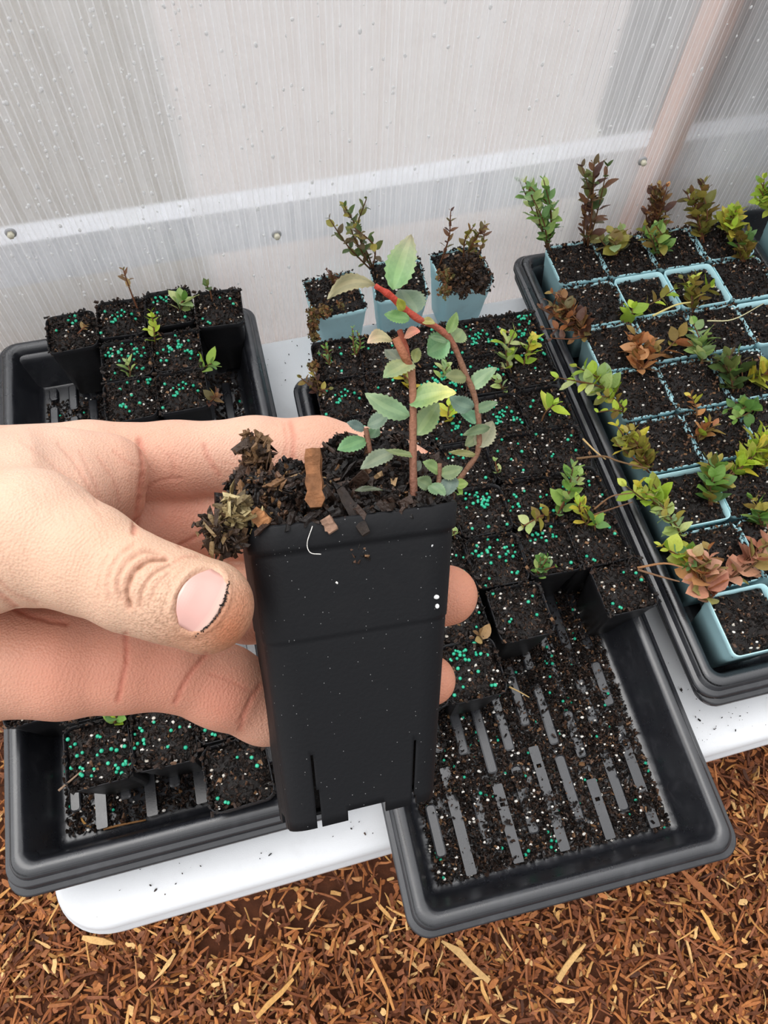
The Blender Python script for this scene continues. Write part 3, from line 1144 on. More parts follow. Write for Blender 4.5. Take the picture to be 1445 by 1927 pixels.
def n2(x, y, s):
    return math.sin(x * s + 1.3) * math.cos(y * s * 1.2 - .7) + .6 * math.sin(x * s * 2.3 - y * s * 1.9 + 2.0)


def in_tray(tray, v0, v1, thr, zt=0.0):
    def fn():
        u, v = rnd.uniform(.030, TWD - .030), rnd.uniform(v0, v1)
        if n2(u, v, 70) < thr + rnd.uniform(-.7, .7):
            return None, 1
        z = .0048 + zt
        return tray.w(u, v, z + rnd.uniform(0, .003)), rnd.choice([.6, 1, 1.2])
    return fn


litter('spilled_soil', in_tray(trC, .022, .26, -1.25), 30000, 'dark soil crumbs spilled over the ribbed floor of the middle tray')
def clumps(tray, v0, v1, n):
    cs = [(rnd.uniform(.035, TWD - .035), rnd.uniform(v0, v1), rnd.uniform(.004, .013)) for _ in range(n)]

    def fn():
        c = rnd.choice(cs)
        u, v = c[0] + rnd.gauss(0, c[2]), c[1] + rnd.gauss(0, c[2])
        if not (.032 < u < TWD - .032 and v > .024):
            return None, 1
        return tray.w(u, v, .0105 + rnd.uniform(0, .004)), rnd.choice([.5, .8, 1.1])
    return fn


litter('soil_clumps', clumps(trC, .03, .26, 34), 6500, 'dark wet soil clumps lying across the ribs of the middle tray')
litter('spilled_soil', in_tray(trA, .024, .13, -1.0), 8000, 'dark soil crumbs on the near floor of the left tray')
litter('spilled_soil', in_tray(trA, .36, .50, -1.0), 7000, 'dark soil crumbs on the far floor of the left tray')


def on_table():
    q = rnd.random()
    if q < .35:
        p = onz(rnd.uniform(90, 740), rnd.uniform(1480, 1740), T)
    elif q < .7:
        p = onz(rnd.uniform(490, 1000), rnd.uniform(560, 740), T)
    else:
        p = onz(rnd.uniform(1230, 1445), rnd.uniform(1240, 1410), T)
    if not (YF + .015 < p[1] < YR - .01 and p[0] > XL + .03):
        return None, 1
    return p + np.array([0, 0, .0006]), rnd.choice([.25, .3, .4, .8])


litter('table_crumbs', on_table, 420, 'scattered specks of soil on the white tabletop', 0, 0)

for pts, r_, lb in (([(905, 1093), (985, 1098), (1100, 1128)], .0012, None),):
    pass
twigs = [([(1085, 862), (1135, 858), (1165, 868), (1218, 882)], .125, .0013, (110, 84, 58), 'thin brown twig lying across the left rim of the blue pot tray'),
         ([(1097, 825), (1120, 848), (1140, 864)], .120, .0011, (190, 160, 110), 'short pale twig end beside the brown twig over the blue pot tray rim'),
         ([(1228, 595), (1270, 575), (1300, 568)], .108, .0014, (206, 192, 124), 'pale yellow straw lying on the upper blue pots'),
         ([(1330, 605), (1380, 600), (1436, 572)], .112, .0009, (196, 190, 150), 'long thin pale straw on the blue pots at right'),
         ([(1200, 1068), (1250, 1060), (1285, 1068)], .118, .0013, (150, 108, 72), 'reddish brown twig over the rim beside the nearest blue pot row'),
         ([(1200, 1072), (1240, 1085), (1278, 1095)], .118, .0012, (120, 90, 66), 'dark thin twig under the reddish one over the rim'),
         ([(1118, 958), (1150, 935), (1190, 928)], .112, .0010, (120, 88, 60), 'dry root strand over the right rim of the middle tray'),
         ([(1118, 968), (1160, 955), (1190, 945)], .112, .0010, (104, 76, 54), 'second dry root strand over the right rim of the middle tray'),
         ([(110, 1488), (140, 1462), (185, 1425)], .104, .0010, (140, 116, 96), 'thin grey twig over the lower left black pot'),
         ([(958, 1292), (975, 1300), (996, 1312)], .03, .0010, (190, 160, 110), 'tiny dry seedling stem lying on the ribbed floor'),
         ([(152, 1540), (162, 1552), (172, 1556)], .016, .0013, (176, 130, 70), 'tan splinter on the left tray floor'),
         ([(195, 1560), (230, 1552), (275, 1543)], .016, .0013, (140, 100, 60), 'brown splinter on the left tray floor near the rim')]
for pts, z, r_, c, lb in twigs:
    P = smooth_path([onz(x_, y_, T + z) + np.array([0, 0, rnd.uniform(-.001, .001)]) for x_, y_ in pts], 5)
    m = MB()
    cen = P[len(P) // 2]
    tube(m, [p - cen for p in P], list(np.linspace(r_, r_ * .6, len(P))), lin(c), 6)
    o = m.build('twig', MAT_STEM)
    o.location = cen
    tag(o, lb, 'twig', 'loose twigs and straws')

# ------------------------------------------------------------------ the held pot
FL, FR = at(472, 1001, .184), at(861, 951, .190)
BFL, BFR = at(551, 1566, .203), at(818, 1500, .208)
KL, KR = at(452, 985, .236), at(790, 930, .241)
BKL, BKR = at(527, 1538, .238), at(768, 1478, .243)


def warp(u, w, t):            # u left-right 0..1, w front-back 0..1, t top-bottom 0..1
    u, w, t = [np.asarray(q, float)[..., None] for q in (u, w, t)]
    a = (FL * (1 - u) + FR * u) * (1 - w) + (KL * (1 - u) + KR * u) * w
    b = (BFL * (1 - u) + BFR * u) * (1 - w) + (BKL * (1 - u) + BKR * u) * w
    return a * (1 - t) + b * t


hp = empty('plant_pot', warp(.5, .5, 1.0))
tag(hp, 'tall black plant pot held up in the hand with a serrated-leaved seedling', 'plant pot')
hl_ = local(hp)


def perim(n, r, cn):
    """rounded square in 0..1 with n points per side and cn per corner; returns (u, w, is_corner)"""
    out = []
    for k in range(4):
        side = []
        for i in range(n):
            s_ = r + (1 - 2 * r) * i / n
            side.append((s_, 0, 0))
        for i in range(cn):
            a = -math.pi / 2 + (math.pi / 2) * i / cn
            side.append((1 - r + r * math.cos(a), r + r * math.sin(a), 1))
        for (x_, y_, c_) in side:
            x2, y2 = x_ - .5, y_ - .5
            for _ in range(k):
                x2, y2 = -y2, x2
            out.append((x2 + .5, y2 + .5, c_, k, (x_ - r) / (1 - 2 * r)))
    return out


NS, NC = 44, 6
PR = perim(NS, .13, NC)
layers = [(-.004, .000), (.0, .006), (.058, .006), (.066, .006), (.070, -.007)]
for t_ in np.linspace(.09, .345, 8):
    layers.append((t_, -.007))
layers += [(.352, -.007), (.356, -.012)]
for t_ in np.linspace(.37, .72, 10):
    layers.append((t_, -.012))
for t_ in np.linspace(.74, .965, 10):
    layers.append((t_, -.012))
layers += [(1.0, -.012)]
pu = np.array([[q[0] - .5, q[1] - .5] for q in PR])
V, FC = [], []
npn = len(PR)
for t_, off in layers:
    sc = 1 + off * 2
    V.append(warp(pu[:, 0] * sc + .5, pu[:, 1] * sc + .5, np.full(npn, t_)))
for i in range(len(layers) - 1):
    for j in range(npn):
        j2 = (j + 1) % npn
        tt = layers[i + 1][0]
        k, s_, c_ = PR[j][3], PR[j][4], PR[j][2]
        if not c_ and tt > .745 and 1.6 < s_ * NS < 2.5 + (tt > .88):
            continue                       # slit at the left of each side
        if not c_ and tt > .78 and NS - 2.5 < s_ * NS < NS - 1.5:
            continue                       # slit at the right of each side
        if tt > .97 and not c_ and (.32 < s_ < .70 or s_ > .95):
            continue                       # raised middle of the bottom edge
        FC.append([i * npn + j, i * npn + j2, (i + 1) * npn + j2, (i + 1) * npn + j])
m = MB()
m.add(np.concatenate(V), FC)
bodyo = m.build('pot', MAT_POT, hp, hl_)
sol = bodyo.modifiers.new('thickness', 'SOLIDIFY')
sol.thickness = .0010
sol.offset = -1
m = MB()                                    # floor of the pot
rings = [warp(pu[:, 0] * .9 + .5, pu[:, 1] * .9 + .5, np.full(npn, .955)), warp(pu[:, 0] * .9 + .5, pu[:, 1] * .9 + .5, np.full(npn, .965))]
loft(m, rings, cap0=True, cap1=True)
m.build('pot_base', MAT_POT, hp, hl_)

# dark root ball and the crumbly heap
m = MB()
rings = [warp(pu[:, 0] * k_ + .5, pu[:, 1] * k_ + .5, np.full(npn, t_)) for k_, t_ in ((.88, .94), (.955, .5), (.94, .05), (.92, .015))]
loft(m, rings, SOILC[5], 0, True, True)
UPV = warp(.5, .5, 0.0) - warp(.5, .5, 1.0)
UPV /= np.linalg.norm(UPV)
heap = [(415, 1000, .186, 20), (440, 960, .192, 30), (462, 915, .200, 32), (483, 868, .206, 26), (486, 850, .206, 18), (500, 930, .196, 46), (530, 925, .200, 48),
        (560, 945, .196, 50), (545, 900, .206, 36), (600, 950, .194, 52), (640, 900, .206, 52), (650, 850, .214, 34), (690, 870, .214, 52), (735, 850, .218, 36),
        (690, 935, .202, 66), (740, 920, .208, 70), (790, 930, .206, 48), (800, 890, .218, 36), (835, 935, .210, 26), (520, 975, .190, 34), (470, 975, .188, 34),
        (650, 970, .192, 44), (720, 965, .194, 44), (790, 962, .198, 30), (425, 1022, .186, 12)]
for (x_, y_, d_, r_) in heap:
    R_ = r_ / F * d_
    c0 = at(x_, y_, d_ + .004)
    light = 1.0 if x_ < 540 else 0.0
    ico(m, c0, R_ * .80, SOILC[1], 0, (1, 1, 1), None, .12)
    for i in range(int(80 + r_ * 6.5)):
        dv = rng.normal(size=3)
        dv /= np.linalg.norm(dv)
        if dv @ RC[:, 2] < -.5:
            continue
        L = rnd.uniform(.0009, .0034) * (1.0 if rnd.random() < .93 else 1.9)
        q = rnd.random()
        if q < .16 * light + .05:
            col = rnd.choice(SOILB)
        elif q < .22 * light + .06:
            col = lin((150, 122, 88))
        else:
            col = rnd.choice(SOILC)
        flake(m, c0 + dv * R_ * rnd.uniform(.72, 1.02), (L, L * rnd.uniform(.15, .6), L * rnd.uniform(.10, .35)), rot3(), col, .55)
for (x_, y_, d_, r_, cs_) in ((447, 965, .186, .0030, ((150, 132, 92), (176, 160, 118), (112, 96, 64), (88, 74, 50))), (408, 996, .186, .0030, ((60, 46, 36), (84, 64, 46), (44, 34, 28), (120, 100, 70))),
                              (432, 1015, .186, .0024, ((60, 46, 36), (84, 64, 46), (44, 34, 28))), (482, 850, .203, .0030, ((84, 62, 44), (60, 46, 36), (110, 84, 58)))):
    for i in range(150):
        L = rnd.uniform(.0012, .0052)
        flake(m, at(x_, y_, d_) + rng.normal(size=3) * r_ * .62, (L, L * rnd.uniform(.12, .4), L * rnd.uniform(.06, .2)), rot3(), lin(rnd.choice(cs_)), .5)
for i in range(260):                         # crumbs along the rim
    u_, w_ = rnd.uniform(.02, .98), rnd.uniform(-.01, .10) if rnd.random() < .6 else rnd.uniform(0, 1)
    L = rnd.uniform(.001, .004)
    flake(m, warp(u_, w_, -.004) + UPV * rnd.uniform(-.001, .002), (L, L * .5, L * .3), rot3(), rnd.choice(SOILC))
m.build('soil', MAT_SOIL, hp, hl_)


def piece(name, a, b, w, t, col, label=None, parent=hp, mat=None):
    A, B = at(*a), at(*b)
    d = B - A
    L = np.linalg.norm(d)
    ax = d / L
    sd = np.cross(ax, RC[:, 2])
    sd /= np.linalg.norm(sd)
    nn = np.cross(sd, ax)
    v, f = [], []
    n = 7
    for i in range(n + 1):
        s_ = i / n
        ww = w * rnd.uniform(.8, 1.1) * (.75 if i in (0, n) else 1)
        for p_, q_ in ((-1, -1), (0, -1.2), (1, -1), (1, 1), (0, 1.25), (-1, 1)):
            v.append(A + ax * L * s_ + sd * (p_ * ww * .5 + rnd.uniform(-.06, .06) * w) + nn * (q_ * t * .5 * rnd.uniform(.7, 1.2)))
    f.append([5, 4, 3, 2, 1, 0])
    f.append([6 * n + j for j in range(6)])
    for i in range(n):
        for j in range(6):
            f.append([6 * i + j, 6 * i + (j + 1) % 6, 6 * i + 6 + (j + 1) % 6, 6 * i + 6 + j])
    m_ = MB()
    for i, q in enumerate(f):
        m_.f.append(q)
        m_.c.append(mixc(col, mixc(col, (0.03, .02, .012), .8), .35 * rnd.random()))
        m_.m.append(0)
        m_.sm.append(False)
    m_.v.append(np.array(v))
    m_.n = len(v)
    o = m_.build(name, mat or MAT_BARK, parent, hl_)
    if label:
        o['label'] = label
    return o


piece('bark_chip', (588, 846, .190), (594, 956, .188), .0046, .003, lin((128, 86, 56)), 'upright orange-brown bark chip')
piece('bark_chip', (477, 962, .186), (503, 990, .185), .0036, .002, lin((156, 108, 70)), 'small orange bark chip at the rim')
piece('bark_chip', (612, 975, .185), (628, 1000, .184), .0034, .0012, lin((140, 110, 92)), 'brown scrap hanging over the rim')
piece('bark_chip', (640, 920, .192), (690, 1005, .185), .0028, .0010, lin((40, 34, 32)), 'dark strip hanging over the rim')
piece('bark_chip', (418, 1020, .186), (428, 1050, .186), .0026, .0012, lin((50, 38, 32)))
piece('bark_chip', (458, 845, .203), (500, 838, .204), .0028, .0020, lin((96, 72, 50)))
m = MB()
tube(m, smooth_path([at(588, 990, .1835), at(578, 1022, .1845), at(584, 1040, .1850), at(604, 1043, .1855)], 6), .00012, lin((225, 222, 215)), 5)
m.build('white_fibre', MAT_STEM, hp, hl_)
m = MB()                                     # soil stuck to the front, water drops
for i in range(34):
    x_, y_ = rnd.gauss(662, 14), rnd.gauss(1050, 9)
    L = rnd.uniform(.0010, .0026)
    flake(m, at(x_, y_, .1868 + .0125 * (y_ - 980) / 560 * 1.6), (L, L * .5, L * .3), rot3(), rnd.choice(SOILC + SOILB))
ico(m, at(632, 1096, .1895), .0006, lin((230, 228, 222)), 0, (1.2, 1, .6), RC, .2)
m.build('stuck_soil', MAT_SOIL, hp, hl_)
m = MB()
for i in range(30):
    x_, y_ = (rnd.uniform(750, 828), rnd.uniform(1000, 1150)) if i < 17 else (rnd.gauss(775, 12), rnd.uniform(1160, 1350))
    u_ = (x_ - 500) / 345
    d_ = .1868 + .019 * (y_ - 980) / 560 + .005 * (u_ - .5)
    ico(m, at(x_, y_, d_ + .0006), rnd.uniform(.0003, .0009), (1, 1, 1), 0, (1, rnd.uniform(.7, 1.3), .4), RC)
o = m.build('water_drops', kd.m, hp, hl_)
o['kind'] = 'stuff'

# ------------------------------------------------------------------ the held seedling
plant = MB()
stem_r = [(860, 908, .214), (880, 880, .213), (899, 850, .212), (901, 795, .210), (892, 742, .208), (874, 699, .206), (859, 661, .204), (842, 632, .202), (813, 611, .200), (790, 602, .198), (760, 580, .196), (734, 556, .194), (706, 538, .192)]
P = smooth_path([at(*q) for q in stem_r], 4)
nP = len(P)
cl = [mixc(lin((128, 92, 72)), lin((168, 62, 48)), min(1, max(0, (i / nP - .45) * 2.6))) for i in range(nP)]
tube(plant, P, [.00080 + .00008 * math.sin(i * 1.57) + (.00016 if i / nP > .55 else 0) - .0002 * (i / nP > .92) for i in range(nP)], n=8, cols=cl)
stem_m = [(779, 955, .200), (778, 905, .200), (777, 856, .200), (777, 800, .200), (777, 745, .199), (774, 699, .198), (768, 682, .198)]
P = smooth_path([at(*q) for q in stem_m], 4)
tube(plant, P, [.00108 - .00012 * i / len(P) + .00010 * (i % 4 == 0) for i in range(len(P))], n=9, cols=[mixc(lin((112, 74, 60)), lin((150, 104, 80)), min(1, i / len(P) * 1.3)) for i in range(len(P))])
tube(plant, [at(770, 688, .198), at(757, 662, .1975), at(744, 636, .197)], [.0011, .0012, .0011], lin((146, 92, 66)), 9)
tube(plant, [at(768, 684, .1985), at(763, 655, .200), at(752, 622, .201)], [.0010, .0010, .0008], lin((140, 72, 52)), 8)
tube(plant, smooth_path([at(697, 855, .206), at(693, 832, .206), at(688, 806, .206)], 3), .00075, lin((120, 84, 66)), 7)
tube(plant, smooth_path([at(822, 930, .203), at(826, 900, .203), at(827, 872, .203)], 3), .0007, lin((116, 84, 66)), 7)
stems = plant.build('stem', MAT_STEM, hp, hl_)


def cr(x_, y_):
    return 560 + x_ / 3.44, 420 + y_ / 3.44


G1, G2, G3, G4 = (118, 142, 110), (136, 158, 124), (98, 126, 96), (152, 168, 124)
LV = [((620, 432), (738, 70), 165, .196, .197, (128, 158, 116), .35, (150, 140, 116)),
      ((502, 400), (178, 500), 92, .192, .186, (152, 160, 108), -.55, None),
      ((772, 585), (672, 408), 178, .198, .202, (112, 146, 116), .3, None),
      ((686, 566), (652, 490), 60, .194, .191, (170, 180, 60), .1, None),
      ((725, 622), (560, 588), 82, .196, .195, (112, 142, 92), .3, None),
      ((800, 632), (890, 648), 46, .198, .197, (152, 158, 80), .3, None),
      ((972, 712), (1030, 576), 62, .201, .200, (116, 144, 84), .2, None),
      ((1002, 765), (1070, 690), 105, .203, .206, (128, 150, 112), .3, None),
      ((985, 768), (838, 846), 160, .202, .205, (126, 156, 116), .25, None),
      ((968, 770), (850, 735), 40, .202, .200, (112, 134, 96), .2, None),
      ((612, 762), (442, 785), 82, .197, .193, (196, 164, 138), -.55, (206, 178, 152)),
      ((688, 742), (798, 706), 74, .198, .196, (206, 130, 110), -.4, (200, 120, 104)),
      ((692, 908), (566, 822), 112, .198, .202, (134, 158, 118), .3, None),
      ((752, 905), (556, 1000), 140, .198, .193, (140, 164, 116), .25, (120, 146, 104)),
      ((760, 905), (790, 800), 60, .199, .203, (128, 152, 88), .2, None),
      ((1092, 1002), (960, 985), 90, .206, .203, (112, 138, 84), .3, None),
      ((1120, 1072), (1282, 926), 98, .208, .206, (132, 158, 122), .2, None),
      ((722, 1252), (450, 1096), 122, .199, .194, (126, 152, 114), .3, (138, 160, 120)),
      ((722, 1172), (1012, 1078), 150, .199, .194, (136, 160, 110), .25, (206, 204, 118)),
      ((770, 1375), (912, 1168), 128, .200, .204, (132, 156, 112), .2, None),
      ((1140, 1192), (988, 1128), 100, .209, .205, (122, 148, 118), .3, None),
      ((1150, 1300), (1060, 1206), 100, .210, .213, (124, 152, 120), .2, None),
      ((1150, 1215), (1292, 1160), 62, .209, .206, (128, 150, 108), .3, None),
      ((1168, 1452), (1268, 1275), 118, .211, .214, (150, 166, 128), .3, None),
      ((1170, 1375), (1085, 1440), 70, .211, .214, (136, 158, 112), .3, None),
      ((1245, 1325), (1080, 1372), 58, .211, .206, (104, 122, 92), .2, None),
      ((1158, 1505), (985, 1482), 40, .212, .208, (128, 142, 92), .1, None),
      ((432, 1332), (318, 1290), 78, .206, .203, (124, 146, 122), .3, None),
      ((450, 1312), (606, 1216), 98, .206, .203, (122, 146, 124), .25, None),
      ((442, 1402), (256, 1475), 104, .206, .200, (128, 154, 120), .3, None),
      ((455, 1395), (515, 1320), 86, .207, .210, (112, 138, 108), .2, None),
      ((772, 1506), (572, 1456), 44, .200, .196, (120, 134, 92), .2, None),
      ((616, 1490), (412, 1586), 98, .203, .197, (124, 148, 114), .3, None),
      ((912, 1610), (816, 1545), 84, .203, .199, (130, 150, 110), .3, None),
      ((925, 1622), (1068, 1582), 84, .203, .200, (126, 148, 114), .3, None),
      ((862, 1705), (768, 1662), 84, .202, .199, (132, 148, 108), .2, None),
      ((848, 1690), (958, 1768), 84, .202, .198, (124, 144, 108), .25, None),
      ((1002, 1635), (962, 1772), 104, .204, .200, (120, 140, 112), .25, None),
      ((1015, 1690), (1104, 1686), 62, .212, .212, (150, 190, 84), .2, None),
      ((1020, 1700), (1062, 1772), 50, .212, .212, (150, 190, 90), .2, None),
      ((742, 1600), (800, 1540), 60, .201, .203, (112, 132, 96), .2, None),
      ((365, 1732), (552, 1730), 34, .193, .193, (74, 82, 60), .1, None),
      ((755, 1812), (752, 1922), 128, .194, .190, (168, 164, 118), .15, (120, 104, 72))]
for i, (b_, t_, w_, d0, d1, col, tl, tipc) in enumerate(LV):
    bx, by = cr(*b_)
    tx, ty = cr(*t_)
    B_, T_ = at(bx, by, d0), at(tx, ty, d1)
    col = tuple(q * .90 * rnd.uniform(.9, 1.08) for q in col)
    wd = w_ * 1.16 / 3.44 / F * (d0 + d1) / 2
    nn = RC[:, 2] * 1.0 + np.array([0, 0, .5]) + rng.normal(size=3) * .18
    m = MB()
    nn = RC[:, 2] * 1.0 + np.array([0, 0, .6]) + rng.normal(size=3) * .34
    side = {1: .17, 10: .20, 11: -.16, 8: .05, 18: -.07, 17: -.05}.get(i, rnd.uniform(-.07, .07))
    leaf(m, B_, T_, wd, nn, lin(col), rnd.uniform(.12, .34), rnd.uniform(-.05, .14) if tl > -.3 else -.10, 18, .085, lin(tipc) if tipc else None, 0, rnd.uniform(.74, .88) if tl > 0 else .9, 4, side, .42)
    o = m.build('leaf', MAT_BIGLEAF, hp, hl_)
    if i in (0, 1, 10, 11, 18, len(LV) - 1):
        o['label'] = {0: 'large upright top leaf', 1: 'long curled leaf pointing left', 10: 'pale pinkish curled leaf', 11: 'pink-red curled leaf',
                      18: 'leaf with a yellow blotch at its tip', len(LV) - 1: 'dead tan leaf over the rim'}[i]

# ------------------------------------------------------------------ the hand
def C3(px, py, d):            # camera-space millimetres: right, down, away
    return np.array([(px - W / 2) / F * d, (py - H / 2) / F * d, d])


def rc(pts):                  # chain of (px, py, depth mm, radius mm)
    return [(C3(*p[:3]), p[3]) for p in pts]


PALM = [rc([(-330, 960, 207, 18), (-80, 905, 222, 16), (170, 880, 238, 14.8)]),
        rc([(-330, 1020, 217, 18), (165, 985, 245, 14)]),
        rc([(-330, 1090, 220, 18), (150, 1100, 243, 14)]),
        rc([(-330, 1180, 213, 18), (-60, 1235, 213, 17.5), (120, 1248, 216, 16)]),
        [(C3(-330, 1060, 212), 23), (np.array([-235., 35., 205.]), 25), (np.array([-290., 60., 200.]), 30)],
        [(C3(-330, 1100, 220), 20), (np.array([-235., 45., 220.]), 24), (np.array([-290., 75., 214.]), 29)]]
INDEX = rc([(170, 880, 238, 14.8), (330, 870, 248, 13.2), (480, 860, 254, 13.3), (600, 858, 256, 13.0), (680, 868, 257, 11.2), (745, 885, 256, 10.3), (792, 902, 254, 9.6)])
MIDDLE = rc([(165, 985, 245, 14), (300, 975, 254, 13.4), (460, 982, 262, 13.6), (640, 1000, 264, 12), (780, 1015, 258, 10)])
RING = rc([(150, 1100, 243, 13.5), (300, 1105, 255, 13), (470, 1135, 262, 13.6), (680, 1140, 262, 11), (800, 1122, 257, 10.6), (842, 1120, 256, 10.4)])
PINKY = rc([(120, 1248, 216, 16), (235, 1250, 220, 13.8), (318, 1255, 224, 12.2), (420, 1292, 231, 12.4), (500, 1328, 240, 11.8), (640, 1330, 250, 10.5), (760, 1292, 254, 9.2), (810, 1280, 254, 8.6)])
THUMB = rc([(-330, 1020, 204, 24), (-60, 1012, 190, 20.5), (60, 1012, 183, 16.6), (160, 1050, 180, 13.2), (250, 1096, 178, 11.7), (315, 1118, 178, 11.1), (388, 1141, 180.5, 11.6)])
WEB = rc([(-60, 930, 207, 16), (60, 905, 212, 14.6), (140, 898, 217, 12.8), (205, 890, 222, 10.4)])
WEB2 = rc([(205, 890, 222, 10.4), (222, 945, 225, 7.5)])
WEB3 = rc([(40, 930, 200, 15), (120, 940, 206, 11), (185, 930, 216, 8.5)])
HS = .85
lo = np.array([-262., -54., 146.])
hi = np.array([44., 112., 284.])
gxs = [np.arange(lo[i], hi[i], HS, dtype=np.float32) for i in range(3)]
SHP = tuple(len(g) for g in gxs)
BIG = 60.0


def smin(a, b, k):
    h = np.clip(.5 + .5 * (b - a) / k, 0, 1)
    return b * (1 - h) + a * h - k * h * (1 - h)


def seg_sdf(P_, a, ra, b, rb):
    ba = b - a
    pa = P_ - a
    h = np.clip((pa @ ba) / (ba @ ba), 0, 1)
    return np.sqrt(((pa - h[..., None] * ba) ** 2).sum(-1)) - (ra + (rb - ra) * h)


def chain_field(chain, k, mg=16.0):
    f = np.full(SHP, BIG, np.float32)
    for (a, ra), (b, rb) in zip(chain[:-1], chain[1:]):
        l_ = np.minimum(a, b) - max(ra, rb) - mg
        h_ = np.maximum(a, b) + max(ra, rb) + mg
        i0 = [max(0, int((l_[i] - lo[i]) / HS)) for i in range(3)]
        i1 = [min(SHP[i], int((h_[i] - lo[i]) / HS) + 2) for i in range(3)]
        if any(i1[i] <= i0[i] for i in range(3)):
            continue
        sl = tuple(slice(i0[i], i1[i]) for i in range(3))
        G = np.stack(np.meshgrid(*[gxs[i][sl[i]] for i in range(3)], indexing='ij'), -1)
        d_ = seg_sdf(G, a.astype(np.float32), ra, b.astype(np.float32), rb).astype(np.float32)
        f[sl] = smin(f[sl], d_, k)
    return f


field = None
for c_ in PALM:
    q = chain_field(c_, 6.0)
    field = q if field is None else smin(field, q, 9.0)
for c_, k_ in ((INDEX, 5.), (MIDDLE, 5.), (RING, 5.), (PINKY, 4.)):
    field = smin(field, chain_field(c_, 4.0), k_ * .5)
web = smin(chain_field(WEB, 5.), chain_field(WEB2, 4.), 4.)
web = smin(web, chain_field(WEB3, 5.), 6.)
field = smin(field, web, 2.2)
th = chain_field(THUMB, 3.0)
th = smin(th, web + 1.0, 7.0)
field = smin(field, th, 3.0)


def surface_nets(f):
    s_ = f < 0
    nx_, ny_, nz_ = f.shape
    cells = np.zeros((nx_ - 1, ny_ - 1, nz_ - 1), np.uint8)
    for a in (0, 1):
        for b in (0, 1):
            for c in (0, 1):
                cells += s_[a:nx_ - 1 + a, b:ny_ - 1 + b, c:nz_ - 1 + c]
    act = (cells > 0) & (cells < 8)
    idx = np.full(cells.shape, -1, np.int64)
    ii = np.argwhere(act)
    idx[act] = np.arange(len(ii))
    acc = np.zeros((len(ii), 3))
    cnt = np.zeros(len(ii))
    cor = [(a, b, c) for a in (0, 1) for b in (0, 1) for c in (0, 1)]
    for p_ in cor:
        for ax in range(3):
            if p_[ax]:
                continue
            q_ = list(p_)
            q_[ax] = 1
            f0 = f[ii[:, 0] + p_[0], ii[:, 1] + p_[1], ii[:, 2] + p_[2]]
            f1 = f[ii[:, 0] + q_[0], ii[:, 1] + q_[1], ii[:, 2] + q_[2]]
            mk = (f0 < 0) != (f1 < 0)
            t_ = np.where(mk, f0 / np.where(f0 - f1 == 0, 1, f0 - f1), 0)
            pos = np.array(p_, float)[None] + 0 * acc
            pos[:, ax] += t_
            acc += pos * mk[:, None]
            cnt += mk
    v = ii + acc / cnt[:, None]
    F_ = []
    for ax in range(3):
        a1, a2 = (ax + 1) % 3, (ax + 2) % 3
        sl0 = [slice(None)] * 3
        sl1 = [slice(None)] * 3
        sl0[ax] = slice(0, f.shape[ax] - 1)
        sl1[ax] = slice(1, None)
        ch = s_[tuple(sl0)] != s_[tuple(sl1)]
        e = np.argwhere(ch)
        ok = (e[:, a1] > 0) & (e[:, a2] > 0) & (e[:, a1] < f.shape[a1] - 1) & (e[:, a2] < f.shape[a2] - 1)
        e = e[ok]
        ins = s_[e[:, 0], e[:, 1], e[:, 2]]
        qs = []
        for d1, d2 in ((-1, -1), (0, -1), (0, 0), (-1, 0)):
            c = e.copy()
            c[:, a1] += d1
            c[:, a2] += d2
            qs.append(idx[c[:, 0], c[:, 1], c[:, 2]])
        q = np.stack(qs, 1)
        q[~ins] = q[~ins][:, ::-1]
        F_.append(q)
    return v, np.concatenate(F_)


hv, hf = surface_nets(field)
hv = lo + hv * HS


def smooth_mesh(v, f, it, lam=.5):
    e = np.concatenate([f[:, [0, 1]], f[:, [1, 2]], f[:, [2, 3]], f[:, [3, 0]]])
    e = np.concatenate([e, e[:, ::-1]])
    cnt = np.bincount(e[:, 0], minlength=len(v))[:, None]
    for _ in range(it):
        for l_ in (lam, -lam * .98):
            s_ = np.stack([np.bincount(e[:, 0], v[e[:, 1], k], minlength=len(v)) for k in range(3)], 1)
            v = v + l_ * (s_ / np.maximum(cnt, 1) - v)
    return v


hv = smooth_mesh(hv, hf, 4)


def cam2world(v):
    return CAM + v[:, 0:1] * RC[:, 0] / 1000 - v[:, 1:2] * RC[:, 1] / 1000 - v[:, 2:3] * RC[:, 2] / 1000


me = bpy.data.meshes.new('hand_rough')
me.from_pydata(hv.tolist(), [], hf.tolist())
tmp = bpy.data.objects.new('hand_rough', me)
COL.objects.link(tmp)
sb = tmp.modifiers.new('fine', 'SUBSURF')
sb.levels = 1
sb.render_levels = 1
dg = bpy.context.evaluated_depsgraph_get()
ev = tmp.evaluated_get(dg).to_mesh()
nv = len(ev.vertices)
hv = np.empty(nv * 3, np.float32)
ev.vertices.foreach_get('co', hv)
hv = hv.reshape(-1, 3).astype(float)
nrm = np.empty(nv * 3, np.float32)
ev.vertices.foreach_get('normal', nrm)
nrm = nrm.reshape(-1, 3).astype(float)
hf = np.array([list(p.vertices) for p in ev.polygons])
bpy.data.objects.remove(tmp)

PX = np.stack([W / 2 + F * hv[:, 0] / hv[:, 2], H / 2 + F * hv[:, 1] / hv[:, 2]], 1)
face = -(nrm * hv).sum(1) / np.linalg.norm(hv, axis=1)          # 1 = towards the lens


def pl_dist(pts):
    d = np.full(nv, 1e9)
    for a, b in zip(pts[:-1], pts[1:]):
        a, b = np.array(a, float), np.array(b, float)
        ba = b - a
        h = np.clip(((PX - a) @ ba) / (ba @ ba), 0, 1)
        d = np.minimum(d, np.hypot(*(PX - a - h[:, None] * ba).T))
    return d


def sp2(pts):
    return [tuple(q[:2]) for q in smooth_path([(a, b, 0) for a, b in pts], 5)]


